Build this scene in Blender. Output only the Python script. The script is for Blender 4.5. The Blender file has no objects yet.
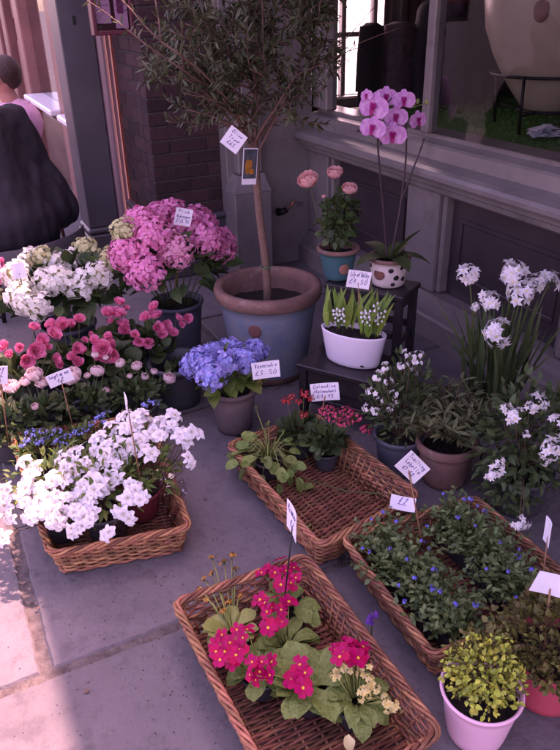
import bpy, math, random
from mathutils import Vector, Matrix, noise
random.seed(11)
R = random.uniform
rad = math.radians
C = bpy.context.scene.collection
SC = bpy.context.scene

# ------------------------------------------------------------------ survey of the place
# x runs along the brick wall, y along the shop window, z up; metres, lens 1.5 m up
AX = ((.89633, -.22515, .38198), (-.44318, -.41477, .79545), (-.02086, -.88193, -.47089))
EYE = 1.5


def ray(u, v):
    c = ((u - 280) / 700, (v - 375) / 700, 1)
    return [sum(a * b for a, b in zip(c, A)) for A in AX]


def W(u, v, z=0.0):
    r = ray(u, v)
    t = (z - EYE) / r[2]
    return Vector((t * r[0], t * r[1], z))


def WY(u, v, y):
    r = ray(u, v)
    t = y / r[1]
    return Vector((t * r[0], y, EYE + t * r[2]))


# ------------------------------------------------------------------ mesh helpers
class MB:
    def __init__(s):
        s.v, s.f, s.m = [], [], []

    def add(s, vs, fs, mi=0):
        o = len(s.v)
        s.v += [tuple(p) for p in vs]
        for f in fs:
            s.f.append(tuple(i + o for i in f))
            s.m.append(mi)

    def mesh(s, name, mats, smooth=True):
        me = bpy.data.meshes.new(name)
        me.from_pydata(s.v, [], s.f)
        for m in (mats if isinstance(mats, (list, tuple)) else [mats]):
            me.materials.append(m)
        me.polygons.foreach_set('material_index', s.m)
        if smooth:
            me.polygons.foreach_set('use_smooth', [True] * len(me.polygons))
        me.update()
        return me

    def build(s, name, mats, parent=None, loc=(0, 0, 0), smooth=True):
        return put(name, s.mesh(name, mats, smooth), parent, loc)


def put(name, me, parent=None, loc=(0, 0, 0), M=None):
    o = bpy.data.objects.new(name, me)
    C.objects.link(o)
    if parent:
        o.parent = parent
    if M is not None:
        o.matrix_local = M
    else:
        o.location = loc
    return o


def tag(o, label, cat, group=None, kind=None):
    o['label'] = label
    o['category'] = cat
    if group:
        o['group'] = group
    if kind:
        o['kind'] = kind
    return o


def thing(name, label, cat, loc=(0, 0, 0), rz=0.0, group=None):
    o = bpy.data.objects.new(name, None)
    o.empty_display_size = .05
    C.objects.link(o)
    o.location = loc
    o.rotation_euler = (0, 0, rz)
    return tag(o, label, cat, group)


def structure(o):
    o['kind'] = 'structure'
    return o


def box(mb, x0, x1, y0, y1, z0, z1, mi=0, b=.003):
    """box with chamfered edges"""
    b = min(b, (x1 - x0) * .45, (y1 - y0) * .45, (z1 - z0) * .45)
    vs, idx = [], {}
    X, Y, Z = (x0, x1), (y0, y1), (z0, z1)
    for i in (0, 1):
        for j in (0, 1):
            for k in (0, 1):
                for a in range(3):
                    p = [X[i], Y[j], Z[k]]
                    d = [b * (1 - 2 * i), b * (1 - 2 * j), b * (1 - 2 * k)]
                    for q in range(3):
                        if q != a:
                            p[q] += d[q]
                    idx[(i, j, k, a)] = len(vs)
                    vs.append(p)
    fs = []
    for a in range(3):
        o1, o2 = [q for q in range(3) if q != a]
        for s in (0, 1):
            lp = []
            for (p, q) in ((0, 0), (1, 0), (1, 1), (0, 1)):
                c = [0, 0, 0]
                c[a], c[o1], c[o2] = s, p, q
                lp.append(idx[(c[0], c[1], c[2], a)])
            # orient
            e = (Vector(vs[lp[1]]) - Vector(vs[lp[0]])).cross(Vector(vs[lp[2]]) - Vector(vs[lp[1]]))
            if (e[a] > 0) != (s == 1):
                lp.reverse()
            fs.append(lp)
    cen = Vector(((x0 + x1) / 2, (y0 + y1) / 2, (z0 + z1) / 2))

    def orient(lp):
        n = (Vector(vs[lp[1]]) - Vector(vs[lp[0]])).cross(Vector(vs[lp[2]]) - Vector(vs[lp[1]]))
        m = sum((Vector(vs[i]) for i in lp), Vector()) / len(lp) - cen
        return lp if n.dot(m) > 0 else lp[::-1]
    for a in range(3):
        o1, o2 = [q for q in range(3) if q != a]
        for p in (0, 1):
            for q in (0, 1):
                c0, c1 = [0, 0, 0], [0, 0, 0]
                c0[a], c1[a] = 0, 1
                c0[o1] = c1[o1] = p
                c0[o2] = c1[o2] = q
                fs.append(orient([idx[(*c0, o1)], idx[(*c1, o1)], idx[(*c1, o2)], idx[(*c0, o2)]]))
    for i in (0, 1):
        for j in (0, 1):
            for k in (0, 1):
                fs.append(orient([idx[(i, j, k, 0)], idx[(i, j, k, 1)], idx[(i, j, k, 2)]]))
    mb.add(vs, fs, mi)


def tube(mb, pts, r, n=6, r2=None, mi=0, cap=True):
    pts = [Vector(p) for p in pts]
    N = len(pts)
    vs, fs = [], []
    up = None
    for i, p in enumerate(pts):
        d = (pts[min(i + 1, N - 1)] - pts[max(i - 1, 0)])
        if d.length < 1e-9:
            d = Vector((0, 0, 1))
        d.normalize()
        if up is None:
            up = Vector((0, 0, 1)) if abs(d.z) < .9 else Vector((1, 0, 0))
        a = d.cross(up)
        if a.length < 1e-6:
            a = d.orthogonal()
        a.normalize()
        b = a.cross(d)
        up = b
        rr = r if r2 is None else r + (r2 - r) * i / max(1, N - 1)
        for k in range(n):
            t = 2 * math.pi * k / n
            vs.append(p + a * (rr * math.cos(t)) + b * (rr * math.sin(t)))
    for i in range(N - 1):
        for k in range(n):
            k2 = (k + 1) % n
            fs.append((i * n + k, i * n + k2, (i + 1) * n + k2, (i + 1) * n + k))
    if cap:
        fs.append(tuple(range(n - 1, -1, -1)))
        fs.append(tuple((N - 1) * n + k for k in range(n)))
    mb.add(vs, fs, mi)


def lathe(mb, prof, n=40, c=(0, 0, 0), mi=0, sx=1, sy=1, mis=None, wob=0):
    vs, fs, ms = [], [], []
    for (r, z) in prof:
        for k in range(n):
            t = 2 * math.pi * k / n
            q = 1 + wob * noise.noise((math.cos(t) * 1.5, math.sin(t) * 1.5, z * 6))
            vs.append((c[0] + r * q * sx * math.cos(t), c[1] + r * q * sy * math.sin(t), c[2] + z))
    for i in range(len(prof) - 1):
        m = mi if mis is None else mis[i]
        for k in range(n):
            k2 = (k + 1) % n
            fs.append((i * n + k, i * n + k2, (i + 1) * n + k2, (i + 1) * n + k))
            ms.append(m)
    o = len(mb.v)
    mb.v += vs
    for f, m in zip(fs, ms):
        mb.f.append(tuple(q + o for q in f))
        mb.m.append(m)


def disc(mb, c, r, n=24, mi=0, sx=1, sy=1, rough=0.0):
    rings = 4
    vs = [(c[0], c[1], c[2] + R(-rough, rough))]
    for j in range(1, rings + 1):
        for k in range(n):
            t = 2 * math.pi * k / n
            vs.append((c[0] + r * sx * j / rings * math.cos(t), c[1] + r * sy * j / rings * math.sin(t), c[2] + R(-rough, rough)))
    fs = [(0, 1 + k, 1 + (k + 1) % n) for k in range(n)]
    for j in range(rings - 1):
        for k in range(n):
            a = 1 + j * n
            fs.append((a + k, a + n + k, a + n + (k + 1) % n, a + (k + 1) % n))
    mb.add(vs, fs, mi)


def frame_of(p, d, nrm=None):
    """matrix: local +Y along d, local +Z close to nrm"""
    y = Vector(d).normalized()
    n = Vector(nrm) if nrm is not None else Vector((0, 0, 1))
    x = y.cross(n)
    if x.length < 1e-4:
        x = y.orthogonal()
    x.normalize()
    z = x.cross(y)
    M = Matrix((x, y, z)).transposed().to_4x4()
    M.translation = Vector(p)
    return M


def out_of(p, d, roll=0.0):
    """matrix: local +Z along d (for blooms)"""
    z = Vector(d).normalized()
    x = z.orthogonal().normalized()
    y = z.cross(x)
    M = Matrix((x, y, z)).transposed().to_4x4() @ Matrix.Rotation(roll, 4, 'Z')
    M.translation = Vector(p)
    return M


SHAPES = {
    'lance': lambda t: math.sin(math.pi * min(1, t * .94 + .03)) ** .8,
    'ovate': lambda t: math.sin(math.pi * t ** .75) ** .9 if 0 < t < 1 else 0,
    'obov': lambda t: (.18 + .82 * math.sin(math.pi * min(1, max(0, t ** 1.9)) * .93 + .05)) if t < 1 else 0,
    'strap': lambda t: min(1, .6 + t * 2) * (1 - max(0, (t - .6) / .4) ** 2),
    'heart': lambda t: .22 + .95 * t ** .8 if t < .8 else .95 * max(0.0, 1 - ((t - .8) / .25) ** 2) ** .5 + .05,
    'petal': lambda t: .3 + .78 * math.sin(math.pi * min(1, t ** 1.25) * .86) - .1 * t,
    'round': lambda t: max(.05, math.sin(math.pi * (.08 + .86 * t)) ** .55),
}


def leaf(mb, M, L, Wd, bend=.5, fold=.25, n=4, shape='ovate', wav=0.0, mi=0, twist=0.0):
    sh = SHAPES[shape]
    vs, fs = [], []
    y = z = 0.0
    a = 0.0
    ph = R(0, 6)
    for i in range(n + 1):
        t = i / n
        w = sh(t) * Wd * .5
        if i == n and shape not in ('heart', 'round', 'petal'):
            w = Wd * .02
        up = fold * w
        k = wav * L * math.sin(ph + t * 9)
        tw = twist * t
        ct, st = math.cos(tw), math.sin(tw)
        vs.append((-w * ct, y, z + up + k - w * st))
        vs.append((0, y, z))
        vs.append((w * ct, y, z + up - k + w * st))
        a -= bend / n
        y += L / n * math.cos(a)
        z += L / n * math.sin(a)
    for i in range(n):
        o = i * 3
        fs += [(o, o + 1, o + 4, o + 3), (o + 1, o + 2, o + 5, o + 4)]
    mb.add([M @ Vector(p) for p in vs], fs, mi)


def rdir(zmin=-1.0):
    while True:
        d = Vector((R(-1, 1), R(-1, 1), R(-1, 1)))
        if .05 < d.length < 1:
            d.normalize()
            if d.z >= zmin:
                return d


def mound(mb, c, rr, n, L, Wd, up=.3, zmin=-.15, inner=.45, jit=.5, mi=0, fs=(.6, 1.25), **kw):
    c = Vector(c)
    for _ in range(n):
        d = rdir(zmin)
        lump = 1 + .28 * noise.noise(d * 2.3 + c * 7)
        s = (inner + (1 - inner) * random.random() ** .6) * lump
        p = c + Vector((d.x * rr[0] * s, d.y * rr[1] * s, d.z * rr[2] * s))
        dr = d + rdir() * jit + Vector((0, 0, up))
        l = L * R(*fs)
        m = frame_of(p - dr.normalized() * l * .5, dr, Vector((0, 0, 1)) * .8 + d * .6 + rdir() * .5)
        leaf(mb, m, l, Wd * l / L * R(.85, 1.15), bend=R(0, .9), fold=R(.1, .5), mi=mi, **kw)


# ------------------------------------------------------------------ materials
def material(name, col, col2=None, rough=.6, spec=.4, isl=0.0, scale=8.0, namt=.5, bump=0.0, bscale=60.0,
             transl=0.0, metal=0.0, coat=0.0, hue=0.0, edge=(.35, .65), speck=None, speckset=((14, .53, .7, .6), (170, .58, .68, .65), (5.5, .57, .65, .4), (60, .6, .7, .5))):
    m = bpy.data.materials.new(name)
    m.use_nodes = True
    nt = m.node_tree
    N, Lk = nt.nodes, nt.links
    b = N['Principled BSDF']
    b.inputs['Roughness'].default_value = rough
    b.inputs['Specular IOR Level'].default_value = spec
    b.inputs['Metallic'].default_value = metal
    b.inputs['Coat Weight'].default_value = coat
    b.inputs['Coat Roughness'].default_value = .12
    out = N['Material Output']
    tc = N.new('ShaderNodeTexCoord')
    rgb = N.new('ShaderNodeRGB')
    rgb.outputs[0].default_value = (*col, 1)
    cur = rgb.outputs[0]
    if col2 is not None:
        nz = N.new('ShaderNodeTexNoise')
        nz.inputs['Scale'].default_value = scale
        nz.inputs['Detail'].default_value = 8
        nz.inputs['Roughness'].default_value = .65
        Lk.new(tc.outputs['Object'], nz.inputs['Vector'])
        mr = N.new('ShaderNodeMapRange')
        mr.inputs[1].default_value, mr.inputs[2].default_value = edge
        Lk.new(nz.outputs['Fac'], mr.inputs[0])
        mx = N.new('ShaderNodeMix')
        mx.data_type = 'RGBA'
        Lk.new(mr.outputs[0], mx.inputs['Factor'])
        Lk.new(cur, mx.inputs[6])
        mx.inputs[7].default_value = (*col2, 1)
        cur = mx.outputs[2]
    if speck is not None:
        for sc_, lo, hi, am in speckset:
            nz = N.new('ShaderNodeTexNoise')
            nz.inputs['Scale'].default_value = sc_
            nz.inputs['Detail'].default_value = 7
            nz.inputs['Roughness'].default_value = .7
            Lk.new(tc.outputs['Object'], nz.inputs['Vector'])
            mr = N.new('ShaderNodeMapRange')
            mr.inputs[1].default_value, mr.inputs[2].default_value = lo, hi
            mr.inputs[4].default_value = am
            Lk.new(nz.outputs['Fac'], mr.inputs[0])
            mx = N.new('ShaderNodeMix')
            mx.data_type = 'RGBA'
            Lk.new(mr.outputs[0], mx.inputs['Factor'])
            Lk.new(cur, mx.inputs[6])
            mx.inputs[7].default_value = (*speck, 1)
            cur = mx.outputs[2]
    if isl:
        ge = N.new('ShaderNodeNewGeometry')
        hs = N.new('ShaderNodeHueSaturation')
        mr = N.new('ShaderNodeMapRange')
        mr.inputs[3].default_value, mr.inputs[4].default_value = 1 - isl, 1 + isl
        Lk.new(ge.outputs['Random Per Island'], mr.inputs[0])
        Lk.new(mr.outputs[0], hs.inputs['Value'])
        if hue:
            wn = N.new('ShaderNodeTexWhiteNoise')
            wn.noise_dimensions = '1D'
            Lk.new(ge.outputs['Random Per Island'], wn.inputs['W'])
            m2 = N.new('ShaderNodeMapRange')
            m2.inputs[3].default_value, m2.inputs[4].default_value = .5 - hue, .5 + hue
            Lk.new(wn.outputs['Value'], m2.inputs[0])
            Lk.new(m2.outputs[0], hs.inputs['Hue'])
        Lk.new(cur, hs.inputs['Color'])
        cur = hs.outputs[0]
    Lk.new(cur, b.inputs['Base Color'])
    if bump:
        nb = N.new('ShaderNodeTexNoise')
        nb.inputs['Scale'].default_value = bscale
        nb.inputs['Detail'].default_value = 6
        Lk.new(tc.outputs['Object'], nb.inputs['Vector'])
        bp = N.new('ShaderNodeBump')
        bp.inputs['Strength'].default_value = bump
        bp.inputs['Distance'].default_value = .01
        Lk.new(nb.outputs['Fac'], bp.inputs['Height'])
        Lk.new(bp.outputs[0], b.inputs['Normal'])
    if transl:
        tr = N.new('ShaderNodeBsdfTranslucent')
        Lk.new(cur, tr.inputs['Color'])
        ms = N.new('ShaderNodeMixShader')
        ms.inputs[0].default_value = transl
        Lk.new(b.outputs[0], ms.inputs[1])
        Lk.new(tr.outputs[0], ms.inputs[2])
        Lk.new(ms.outputs[0], out.inputs['Surface'])
    return m


def petal_mat(name, col, col2=None, scale=40, isl=.12, hue=.01, tr=.3, edge=(.35, .65)):
    return material(name, col, col2, rough=.55, spec=.25, isl=isl, hue=hue, transl=tr, scale=scale, edge=edge)


def leaf_mat(name, col, col2=None, isl=.35, hue=.025, rough=.5, spec=.35, tr=.2, scale=25, bump=.25, bscale=130):
    return material(name, col, col2, rough=rough, spec=spec, isl=isl, hue=hue, transl=tr, scale=scale, bump=bump, bscale=bscale)


MT = {}
MT['stone'] = material('flagstone', (.17, .15, .15), (.095, .083, .088), rough=.72, spec=.4, isl=.1, scale=1.9, bump=.45, bscale=38, edge=(.28, .74), speck=(.06, .05, .055))
MT['mortar'] = material('joint mortar', (.07, .055, .05), (.15, .125, .11), rough=.95, scale=30, bump=.8, bscale=90)
MT['street'] = material('street asphalt', (.06, .057, .06), (.045, .043, .046), rough=.9, scale=.6)
MT['paint'] = material('mauve grey gloss paint', (.19, .166, .16), (.14, .12, .118), rough=.3, spec=.45, scale=3, bump=.1, bscale=30, speck=(.06, .05, .045), speckset=((5, .55, .75, .6), (28, .6, .72, .5)))
MT['paint_d'] = material('dark blue grey paint', (.085, .077, .086), (.062, .056, .064), rough=.35, spec=.5, scale=3, bump=.05, bscale=25)
MT['panel_d'] = material('dark stall panel paint', (.045, .032, .035), (.03, .022, .026), rough=.3, spec=.5, scale=4, bump=.1, bscale=20)
MT['brick'] = material('dark red brick', (.058, .024, .023), (.034, .016, .018), rough=.85, isl=.35, hue=.01, scale=25, bump=.5, bscale=120)
MT['bmort'] = material('sooty brick mortar', (.075, .06, .06), (.05, .04, .042), rough=.95, scale=60, bump=.5, bscale=150)
MT['terra'] = material('terracotta', (.33, .135, .09), (.24, .105, .08), rough=.8, spec=.2, scale=14, bump=.15, bscale=140)
MT['terra_d'] = material('weathered terracotta', (.23, .115, .09), (.14, .075, .065), rough=.85, spec=.2, scale=10, bump=.25, bscale=120, speck=(.3, .24, .21), speckset=((9, .55, .7, .5), (60, .6, .7, .5)))
MT['glaze'] = material('blue grey wash', (.1, .155, .22), (.18, .19, .22), rough=.5, spec=.4, scale=11, bump=.12, bscale=90, speck=(.24, .22, .2), speckset=((7, .55, .72, .5), (40, .6, .7, .6)))
MT['teal'] = material('teal wash', (.015, .1, .115), (.03, .125, .14), rough=.45, scale=9, bump=.1, bscale=90)
MT['cream'] = material('cream glaze', (.62, .53, .5), (.52, .43, .4), rough=.4, scale=9, bump=.05)
MT['seal'] = material('stamped red seal', (.2, .07, .055), (.15, .05, .045), rough=.7, scale=30, bump=.3)
MT['blackspot'] = material('black spot glaze', (.012, .01, .012), rough=.4)
MT['soil'] = material('potting soil', (.035, .022, .016), (.015, .01, .008), rough=1, scale=90, bump=1, bscale=200)
MT['plastic_d'] = material('dark grey plastic', (.045, .045, .052), rough=.45, spec=.4, bump=.03)
MT['plastic_b'] = material('blue grey plastic', (.06, .065, .085), rough=.45, spec=.4, bump=.03)
MT['clay_g'] = material('grey brown clay', (.17, .115, .11), (.11, .08, .08), rough=.75, scale=9, bump=.15, bscale=120)
MT['white_ceramic'] = material('white ceramic', (.68, .62, .69), rough=.35, spec=.5, bump=.02)
MT['pinkwhite'] = material('pale pink plastic', (.8, .45, .55), rough=.4, spec=.4)
MT['flare_pot'] = material('flare red plastic', (.55, .075, .1), rough=.45)  # red of the lens flare put into the pot colour
MT['blackwood'] = material('black stained wood', (.014, .011, .013), (.022, .017, .019), rough=.42, spec=.5, scale=12, bump=.1, bscale=40)
MT['wicker'] = material('willow wicker', (.4, .17, .08), (.24, .09, .045), rough=.5, spec=.35, isl=.5, hue=.015, scale=30, bump=.15, bscale=200)
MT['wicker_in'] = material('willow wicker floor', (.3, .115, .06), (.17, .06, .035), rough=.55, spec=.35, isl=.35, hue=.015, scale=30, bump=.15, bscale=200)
MT['card'] = material('white card', (.78, .76, .8), (.72, .7, .75), rough=.7, scale=20)
MT['ink'] = material('blue ink', (.03, .025, .2), rough=.6)
MT['stick'] = material('bamboo stick', (.32, .15, .07), (.22, .1, .05), rough=.6, scale=40)
MT['blackstick'] = material('black plastic stick', (.012, .012, .014), rough=.5)
MT['bark'] = material('olive bark', (.2, .105, .075), (.13, .075, .06), rough=.85, scale=50, bump=.5, bscale=150)
MT['stem'] = material('green stem', (.08, .13, .03), (.06, .09, .025), rough=.55, scale=20, transl=.05)
MT['woodstem'] = material('woody stem', (.09, .055, .035), rough=.8)
MT['darkstem'] = material('dark orchid stem', (.05, .03, .035), rough=.5)
MT['tie'] = material('green tie', (.02, .15, .07), rough=.5)
MT['olive_leaf'] = leaf_mat('olive leaf', (.05, .066, .026), (.075, .09, .045), isl=.5, rough=.45)
MT['dark_leaf'] = leaf_mat('dark leaf', (.03, .06, .02), (.045, .085, .026), isl=.45)
MT['mid_leaf'] = leaf_mat('mid green leaf', (.075, .135, .022), (.1, .165, .035), isl=.35)
MT['grey_leaf'] = leaf_mat('grey green leaf', (.115, .135, .055), (.075, .095, .04), isl=.4, rough=.65)
MT['primula_leaf'] = leaf_mat('primula leaf', (.105, .2, .035), (.19, .3, .08), isl=.4, rough=.42, scale=75, bump=.8, bscale=95)
MT['fresh_leaf'] = leaf_mat('fresh leaf', (.14, .26, .035), (.1, .2, .03), isl=.3)
MT['gold_leaf'] = leaf_mat('golden variegated leaf', (.52, .54, .07), (.15, .25, .03), isl=.55, hue=.025, scale=26)
MT['bronze_leaf'] = leaf_mat('bronze leaf', (.15, .15, .03), (.09, .07, .025), isl=.5, hue=.04)
MT['blade'] = leaf_mat('daffodil blade', (.055, .1, .035), (.075, .12, .045), isl=.3)
MT['sage_leaf'] = leaf_mat('pale sage leaf', (.2, .28, .06), (.28, .33, .1), isl=.35)
MT['white_petal'] = petal_mat('white petal', (.84, .83, .84), isl=.05, hue=0, tr=.35)
MT['cream_petal'] = petal_mat('cream petal', (.74, .76, .62), (.82, .82, .8), isl=.08)
MT['green_petal'] = petal_mat('lime petal', (.48, .5, .22), (.62, .62, .36), isl=.12)
MT['pink_petal'] = petal_mat('pink hydrangea petal', (.8, .19, .4), (.85, .36, .53), isl=.14, hue=.012)
MT['pinkpale_petal'] = petal_mat('paler pink hydrangea petal', (.82, .28, .46), (.84, .45, .52), isl=.14, hue=.012)
MT['coral_petal'] = petal_mat('coral pink petal', (.82, .17, .33), (.88, .34, .47), isl=.12)
MT['blush_petal'] = petal_mat('blush petal', (.82, .6, .6), (.86, .74, .7), isl=.06)
MT['rose_petal'] = petal_mat('rose petal', (.85, .42, .4), (.88, .55, .5), isl=.06)
MT['blue_petal'] = petal_mat('blue hydrangea petal', (.24, .27, .66), (.46, .42, .74), isl=.2, hue=.03)
MT['lobelia_petal'] = petal_mat('deep blue petal', (.17, .2, .7), isl=.2, hue=.02)
MT['forget_petal'] = petal_mat('sky blue petal', (.24, .32, .78), isl=.2)
MT['magenta_petal'] = petal_mat('magenta petal', (.62, .014, .085), (.45, .006, .06), isl=.22, hue=.012)
MT['red_petal'] = petal_mat('scarlet petal', (.6, .03, .06), isl=.15, hue=.01)
MT['hotpink_petal'] = petal_mat('hot pink petal', (.72, .06, .17), isl=.12)
MT['orchid_petal'] = petal_mat('orchid petal', (.55, .16, .46), (.74, .42, .66), scale=70, isl=.06)
MT['orchid_lip'] = petal_mat('orchid lip', (.38, .02, .16), isl=.1)
MT['yellow_eye'] = material('yellow eye', (.75, .48, .03), rough=.6)
MT['ochre'] = material('ochre bud', (.42, .2, .03), (.3, .1, .03), rough=.6, isl=.3)
MT['cowslip'] = petal_mat('cowslip petal', (.8, .68, .2), (.8, .72, .4), isl=.15)
MT['darkred_pot'] = material('dark red plastic', (.17, .025, .03), rough=.45)
MT['paleyellow'] = petal_mat('pale yellow petal', (.8, .72, .35), isl=.1)


# ------------------------------------------------------------------ bloom prototypes (meshes shared by copies)
def bloom_star(name, n, L, Wd, cup, bend, shape, pm, cm=None, cr=.003, cz=.002, wav=.03, layers=1, fold=.15, stam=0, seg=3):
    mb = MB()
    for ly in range(layers):
        for k in range(n):
            a = 2 * math.pi * (k + .5 * ly) / n + R(-.12, .12)
            cu = cup + ly * .45 + R(-.15, .15)
            d = Vector((math.cos(a) * math.cos(cu), math.sin(a) * math.cos(cu), math.sin(cu)))
            nn = Vector((-math.cos(a) * math.sin(cu), -math.sin(a) * math.sin(cu), math.cos(cu)))
            m = frame_of(Vector((math.cos(a), math.sin(a), 0)) * cr * .6 + Vector((0, 0, .001 * k / n)), d, nn)
            leaf(mb, m, L * R(.9, 1.1) * (1 - .2 * ly), Wd * R(.9, 1.1) * (1 - .15 * ly), bend=bend + R(-.2, .2), fold=fold, n=seg, shape=shape, wav=wav)
    if cm is not None:
        lathe(mb, [(cr, 0), (cr * .95, cz), (cr * .5, cz * 1.4), (.0001, cz * 1.2)], n=8, mi=1)
        for k in range(stam):
            a = R(0, 6.28)
            tube(mb, [(0, 0, 0), (.004 * math.cos(a), .004 * math.sin(a), L * .4), (.01 * math.cos(a), .01 * math.sin(a), L * .62)], .0006, 3, mi=1)
    return mb.mesh(name, [pm, cm] if cm is not None else [pm])


def bloom_rosette(name, rad_, layers, pm, wide=1.0, h=.7, curl=-1.5, base=.0):
    mb = MB()
    for ly in range(layers):
        f = ly / max(1, layers - 1)
        n = 5 + int(3 * (1 - f))
        cu = base + 1.0 * f
        L = rad_ * 1.5 * (1 - .55 * f)
        for k in range(n):
            a = 2 * math.pi * (k + .5 * (ly % 2)) / n + R(-.2, .2)
            c = cu + R(-.1, .1)
            d = Vector((math.cos(a) * math.cos(c), math.sin(a) * math.cos(c), math.sin(c)))
            nn = Vector((-math.cos(a) * math.sin(c), -math.sin(a) * math.sin(c), math.cos(c)))
            m = frame_of(Vector((math.cos(a) * .1 * rad_, math.sin(a) * .1 * rad_, rad_ * h * .3 * f)), d, nn)
            leaf(mb, m, L, L * .8 * wide, bend=curl + .5 * f + R(-.25, .25), fold=.3, n=5, shape='round', wav=.02)
    return mb.mesh(name, [pm])


def hydrangea_head(name, r, nf, pm, cm, fl=.013, flat=.75):
    mb = MB()
    sd = Vector((R(0, 50), R(0, 50), 0))
    for i in range(nf):
        t = (i + .5) / nf
        z = 1 - 1.35 * t
        a = i * 2.39996 + R(-.25, .25)
        s = math.sqrt(max(0, 1 - z * z))
        d = Vector((s * math.cos(a), s * math.sin(a), z))
        rr = r * R(.86, 1.06) * (1 + .3 * noise.noise(d * 1.7 + sd))
        p = Vector((d.x * rr, d.y * rr, d.z * rr * flat))
        dd = (d + rdir() * .5).normalized()
        F = out_of(p, dd, R(0, 6))
        for k in range(4):
            b = math.pi / 2 * k + R(-.15, .15)
            m = F @ frame_of((0, 0, R(0, .001)), (math.cos(b), math.sin(b), R(.05, .35)), (0, 0, 1))
            leaf(mb, m, fl * R(.85, 1.15), fl * 1.15, bend=R(.1, .6), fold=R(0, .3), n=2, shape='round', wav=.02)
        c = F @ Vector((0, 0, .002))
        mb.add([F @ Vector((.0018 * math.cos(q * 2.1), .0018 * math.sin(q * 2.1), .002)) for q in range(3)], [(0, 1, 2)], 1)
    lathe(mb, [(.001, r * flat * .78), (r * .55, r * flat * .55), (r * .7, 0), (r * .4, -r * .3)], n=10, mi=1)
    return mb.mesh(name, [pm, cm])


def floret_cluster(name, r, nf, npet, fl, pm, cm, flat=.5, shape='round', low=.2):
    mb = MB()
    for i in range(nf):
        d = rdir(low)
        p = Vector((d.x * r, d.y * r, d.z * r * flat)) * R(.5, 1.05)
        F = out_of(p, d + rdir() * .35, R(0, 6))
        for k in range(npet):
            b = 2 * math.pi / npet * k + R(-.15, .15)
            m = F @ frame_of((0, 0, 0), (math.cos(b), math.sin(b), R(0, .35)), (0, 0, 1))
            leaf(mb, m, fl * R(.85, 1.15), fl * (.9 if shape == 'round' else .55), bend=R(0, .5), fold=.2, n=2, shape=shape)
        lathe_c = [F @ Vector((fl * .2 * math.cos(q * 1.257), fl * .2 * math.sin(q * 1.257), fl * .12)) for q in range(5)]
        mb.add(lathe_c, [(0, 1, 2, 3, 4)], 1)
        tube(mb, [(0, 0, -r * .6), p * .7, p], .0009, 3, mi=2, cap=False)
    return mb.mesh(name, [pm, cm, MT['stem']])


AZ = [bloom_star('azalea bloom', 5, .036, .021, .55, 1.2, 'petal', MT['white_petal'], MT['paleyellow'], .0025, .003, .09, layers=2, stam=4, seg=7, fold=.5) for _ in range(5)]
PRIM = [bloom_star('primrose bloom', 5, .0175, .0185, .12, .1, 'heart', MT['magenta_petal'], MT['yellow_eye'], .0032, .0015, .09, fold=R(.1, .5)) for _ in range(5)]
BEG = [bloom_rosette('begonia bloom', .031, 5, MT['coral_petal'], curl=-1.0, base=.1) for _ in range(3)]
RAN = [bloom_rosette('ranunculus bloom', .031, 8, MT['blush_petal'], h=.9, curl=-1.9) for _ in range(3)]
ROSE = [bloom_rosette('rose bloom', .031, 7, MT['rose_petal'], h=1.0, curl=-1.6) for _ in range(2)]
HP = [hydrangea_head('pink mophead', .08, 150, MT[m_], MT['pink_petal'], fl=.0125) for m_ in ('pink_petal', 'pink_petal', 'pinkpale_petal', 'pink_petal')]
HW = [hydrangea_head('white mophead', .062, 55, MT['cream_petal'], MT['green_petal'], fl=.0155) for _ in range(4)]
HG = [hydrangea_head('lime mophead', .055, 55, MT['green_petal'], MT['green_petal'], fl=.011)]
HB = [hydrangea_head('blue mophead', .046, 60, MT['blue_petal'], MT['blue_petal'], fl=.0125) for _ in range(2)]
KR = [floret_cluster('scarlet truss', .022, 16, 4, .006, MT['red_petal'], MT['yellow_eye']) for _ in range(2)]
KP = [floret_cluster('hot pink truss', .03, 26, 4, .0065, MT['hotpink_petal'], MT['yellow_eye']) for _ in range(2)]
FM = [floret_cluster('forget me not spray', .02, 14, 5, .0042, MT['forget_petal'], MT['yellow_eye']) for _ in range(3)]
LB = [floret_cluster('lobelia spray', .009, 5, 5, .0062, MT['lobelia_petal'], MT['white_petal'], low=0) for _ in range(3)]
NA = [floret_cluster('narcissus umbel', .043, 17, 6, .023, MT['white_petal'], MT['paleyellow'], flat=.8, shape='lance', low=-.2) for _ in range(3)]
JA = [floret_cluster('jasmine cluster', .034, 9, 5, .018, MT['white_petal'], MT['paleyellow'], flat=.7, shape='lance', low=-.1) for _ in range(3)]
DI = [floret_cluster('small white cluster', .016, 7, 5, .0075, MT['white_petal'], MT['paleyellow'], flat=.7, low=-.1) for _ in range(2)]
PY = [floret_cluster('pale cowslip cluster', .016, 7, 5, .0075, MT['cowslip'], MT['yellow_eye'], flat=.7, low=0) for _ in range(2)]
OB = [floret_cluster('ochre bud cluster', .012, 6, 4, .006, MT['ochre'], MT['yellow_eye'], flat=.8, low=0) for _ in range(2)]


def orchid_bloom():
    mb = MB()
    for a, L, w in ((90, .042, .032), (210, .04, .03), (330, .04, .03), (10, .045, .056), (170, .045, .056)):
        t = rad(a)
        leaf(mb, frame_of((0, 0, .001 if w > .05 else -.001), (math.cos(t), math.sin(t), .12), (0, 0, 1)), L, w, bend=.25, fold=.08, n=5, shape='round', wav=.012)
    for a in (60, 120, 270):
        t = rad(a)
        leaf(mb, frame_of((0, 0, .003), (math.cos(t) * .6, math.sin(t) * .6, .8), (0, 0, 1)), .018 if a != 270 else .024, .015, bend=.9, fold=.5, n=3, shape='round', mi=1)
    lathe(mb, [(.005, 0), (.006, .006), (.003, .011), (.0002, .012)], n=8, mi=1)
    return mb.mesh('orchid bloom', [MT['orchid_petal'], MT['orchid_lip']])


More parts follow.
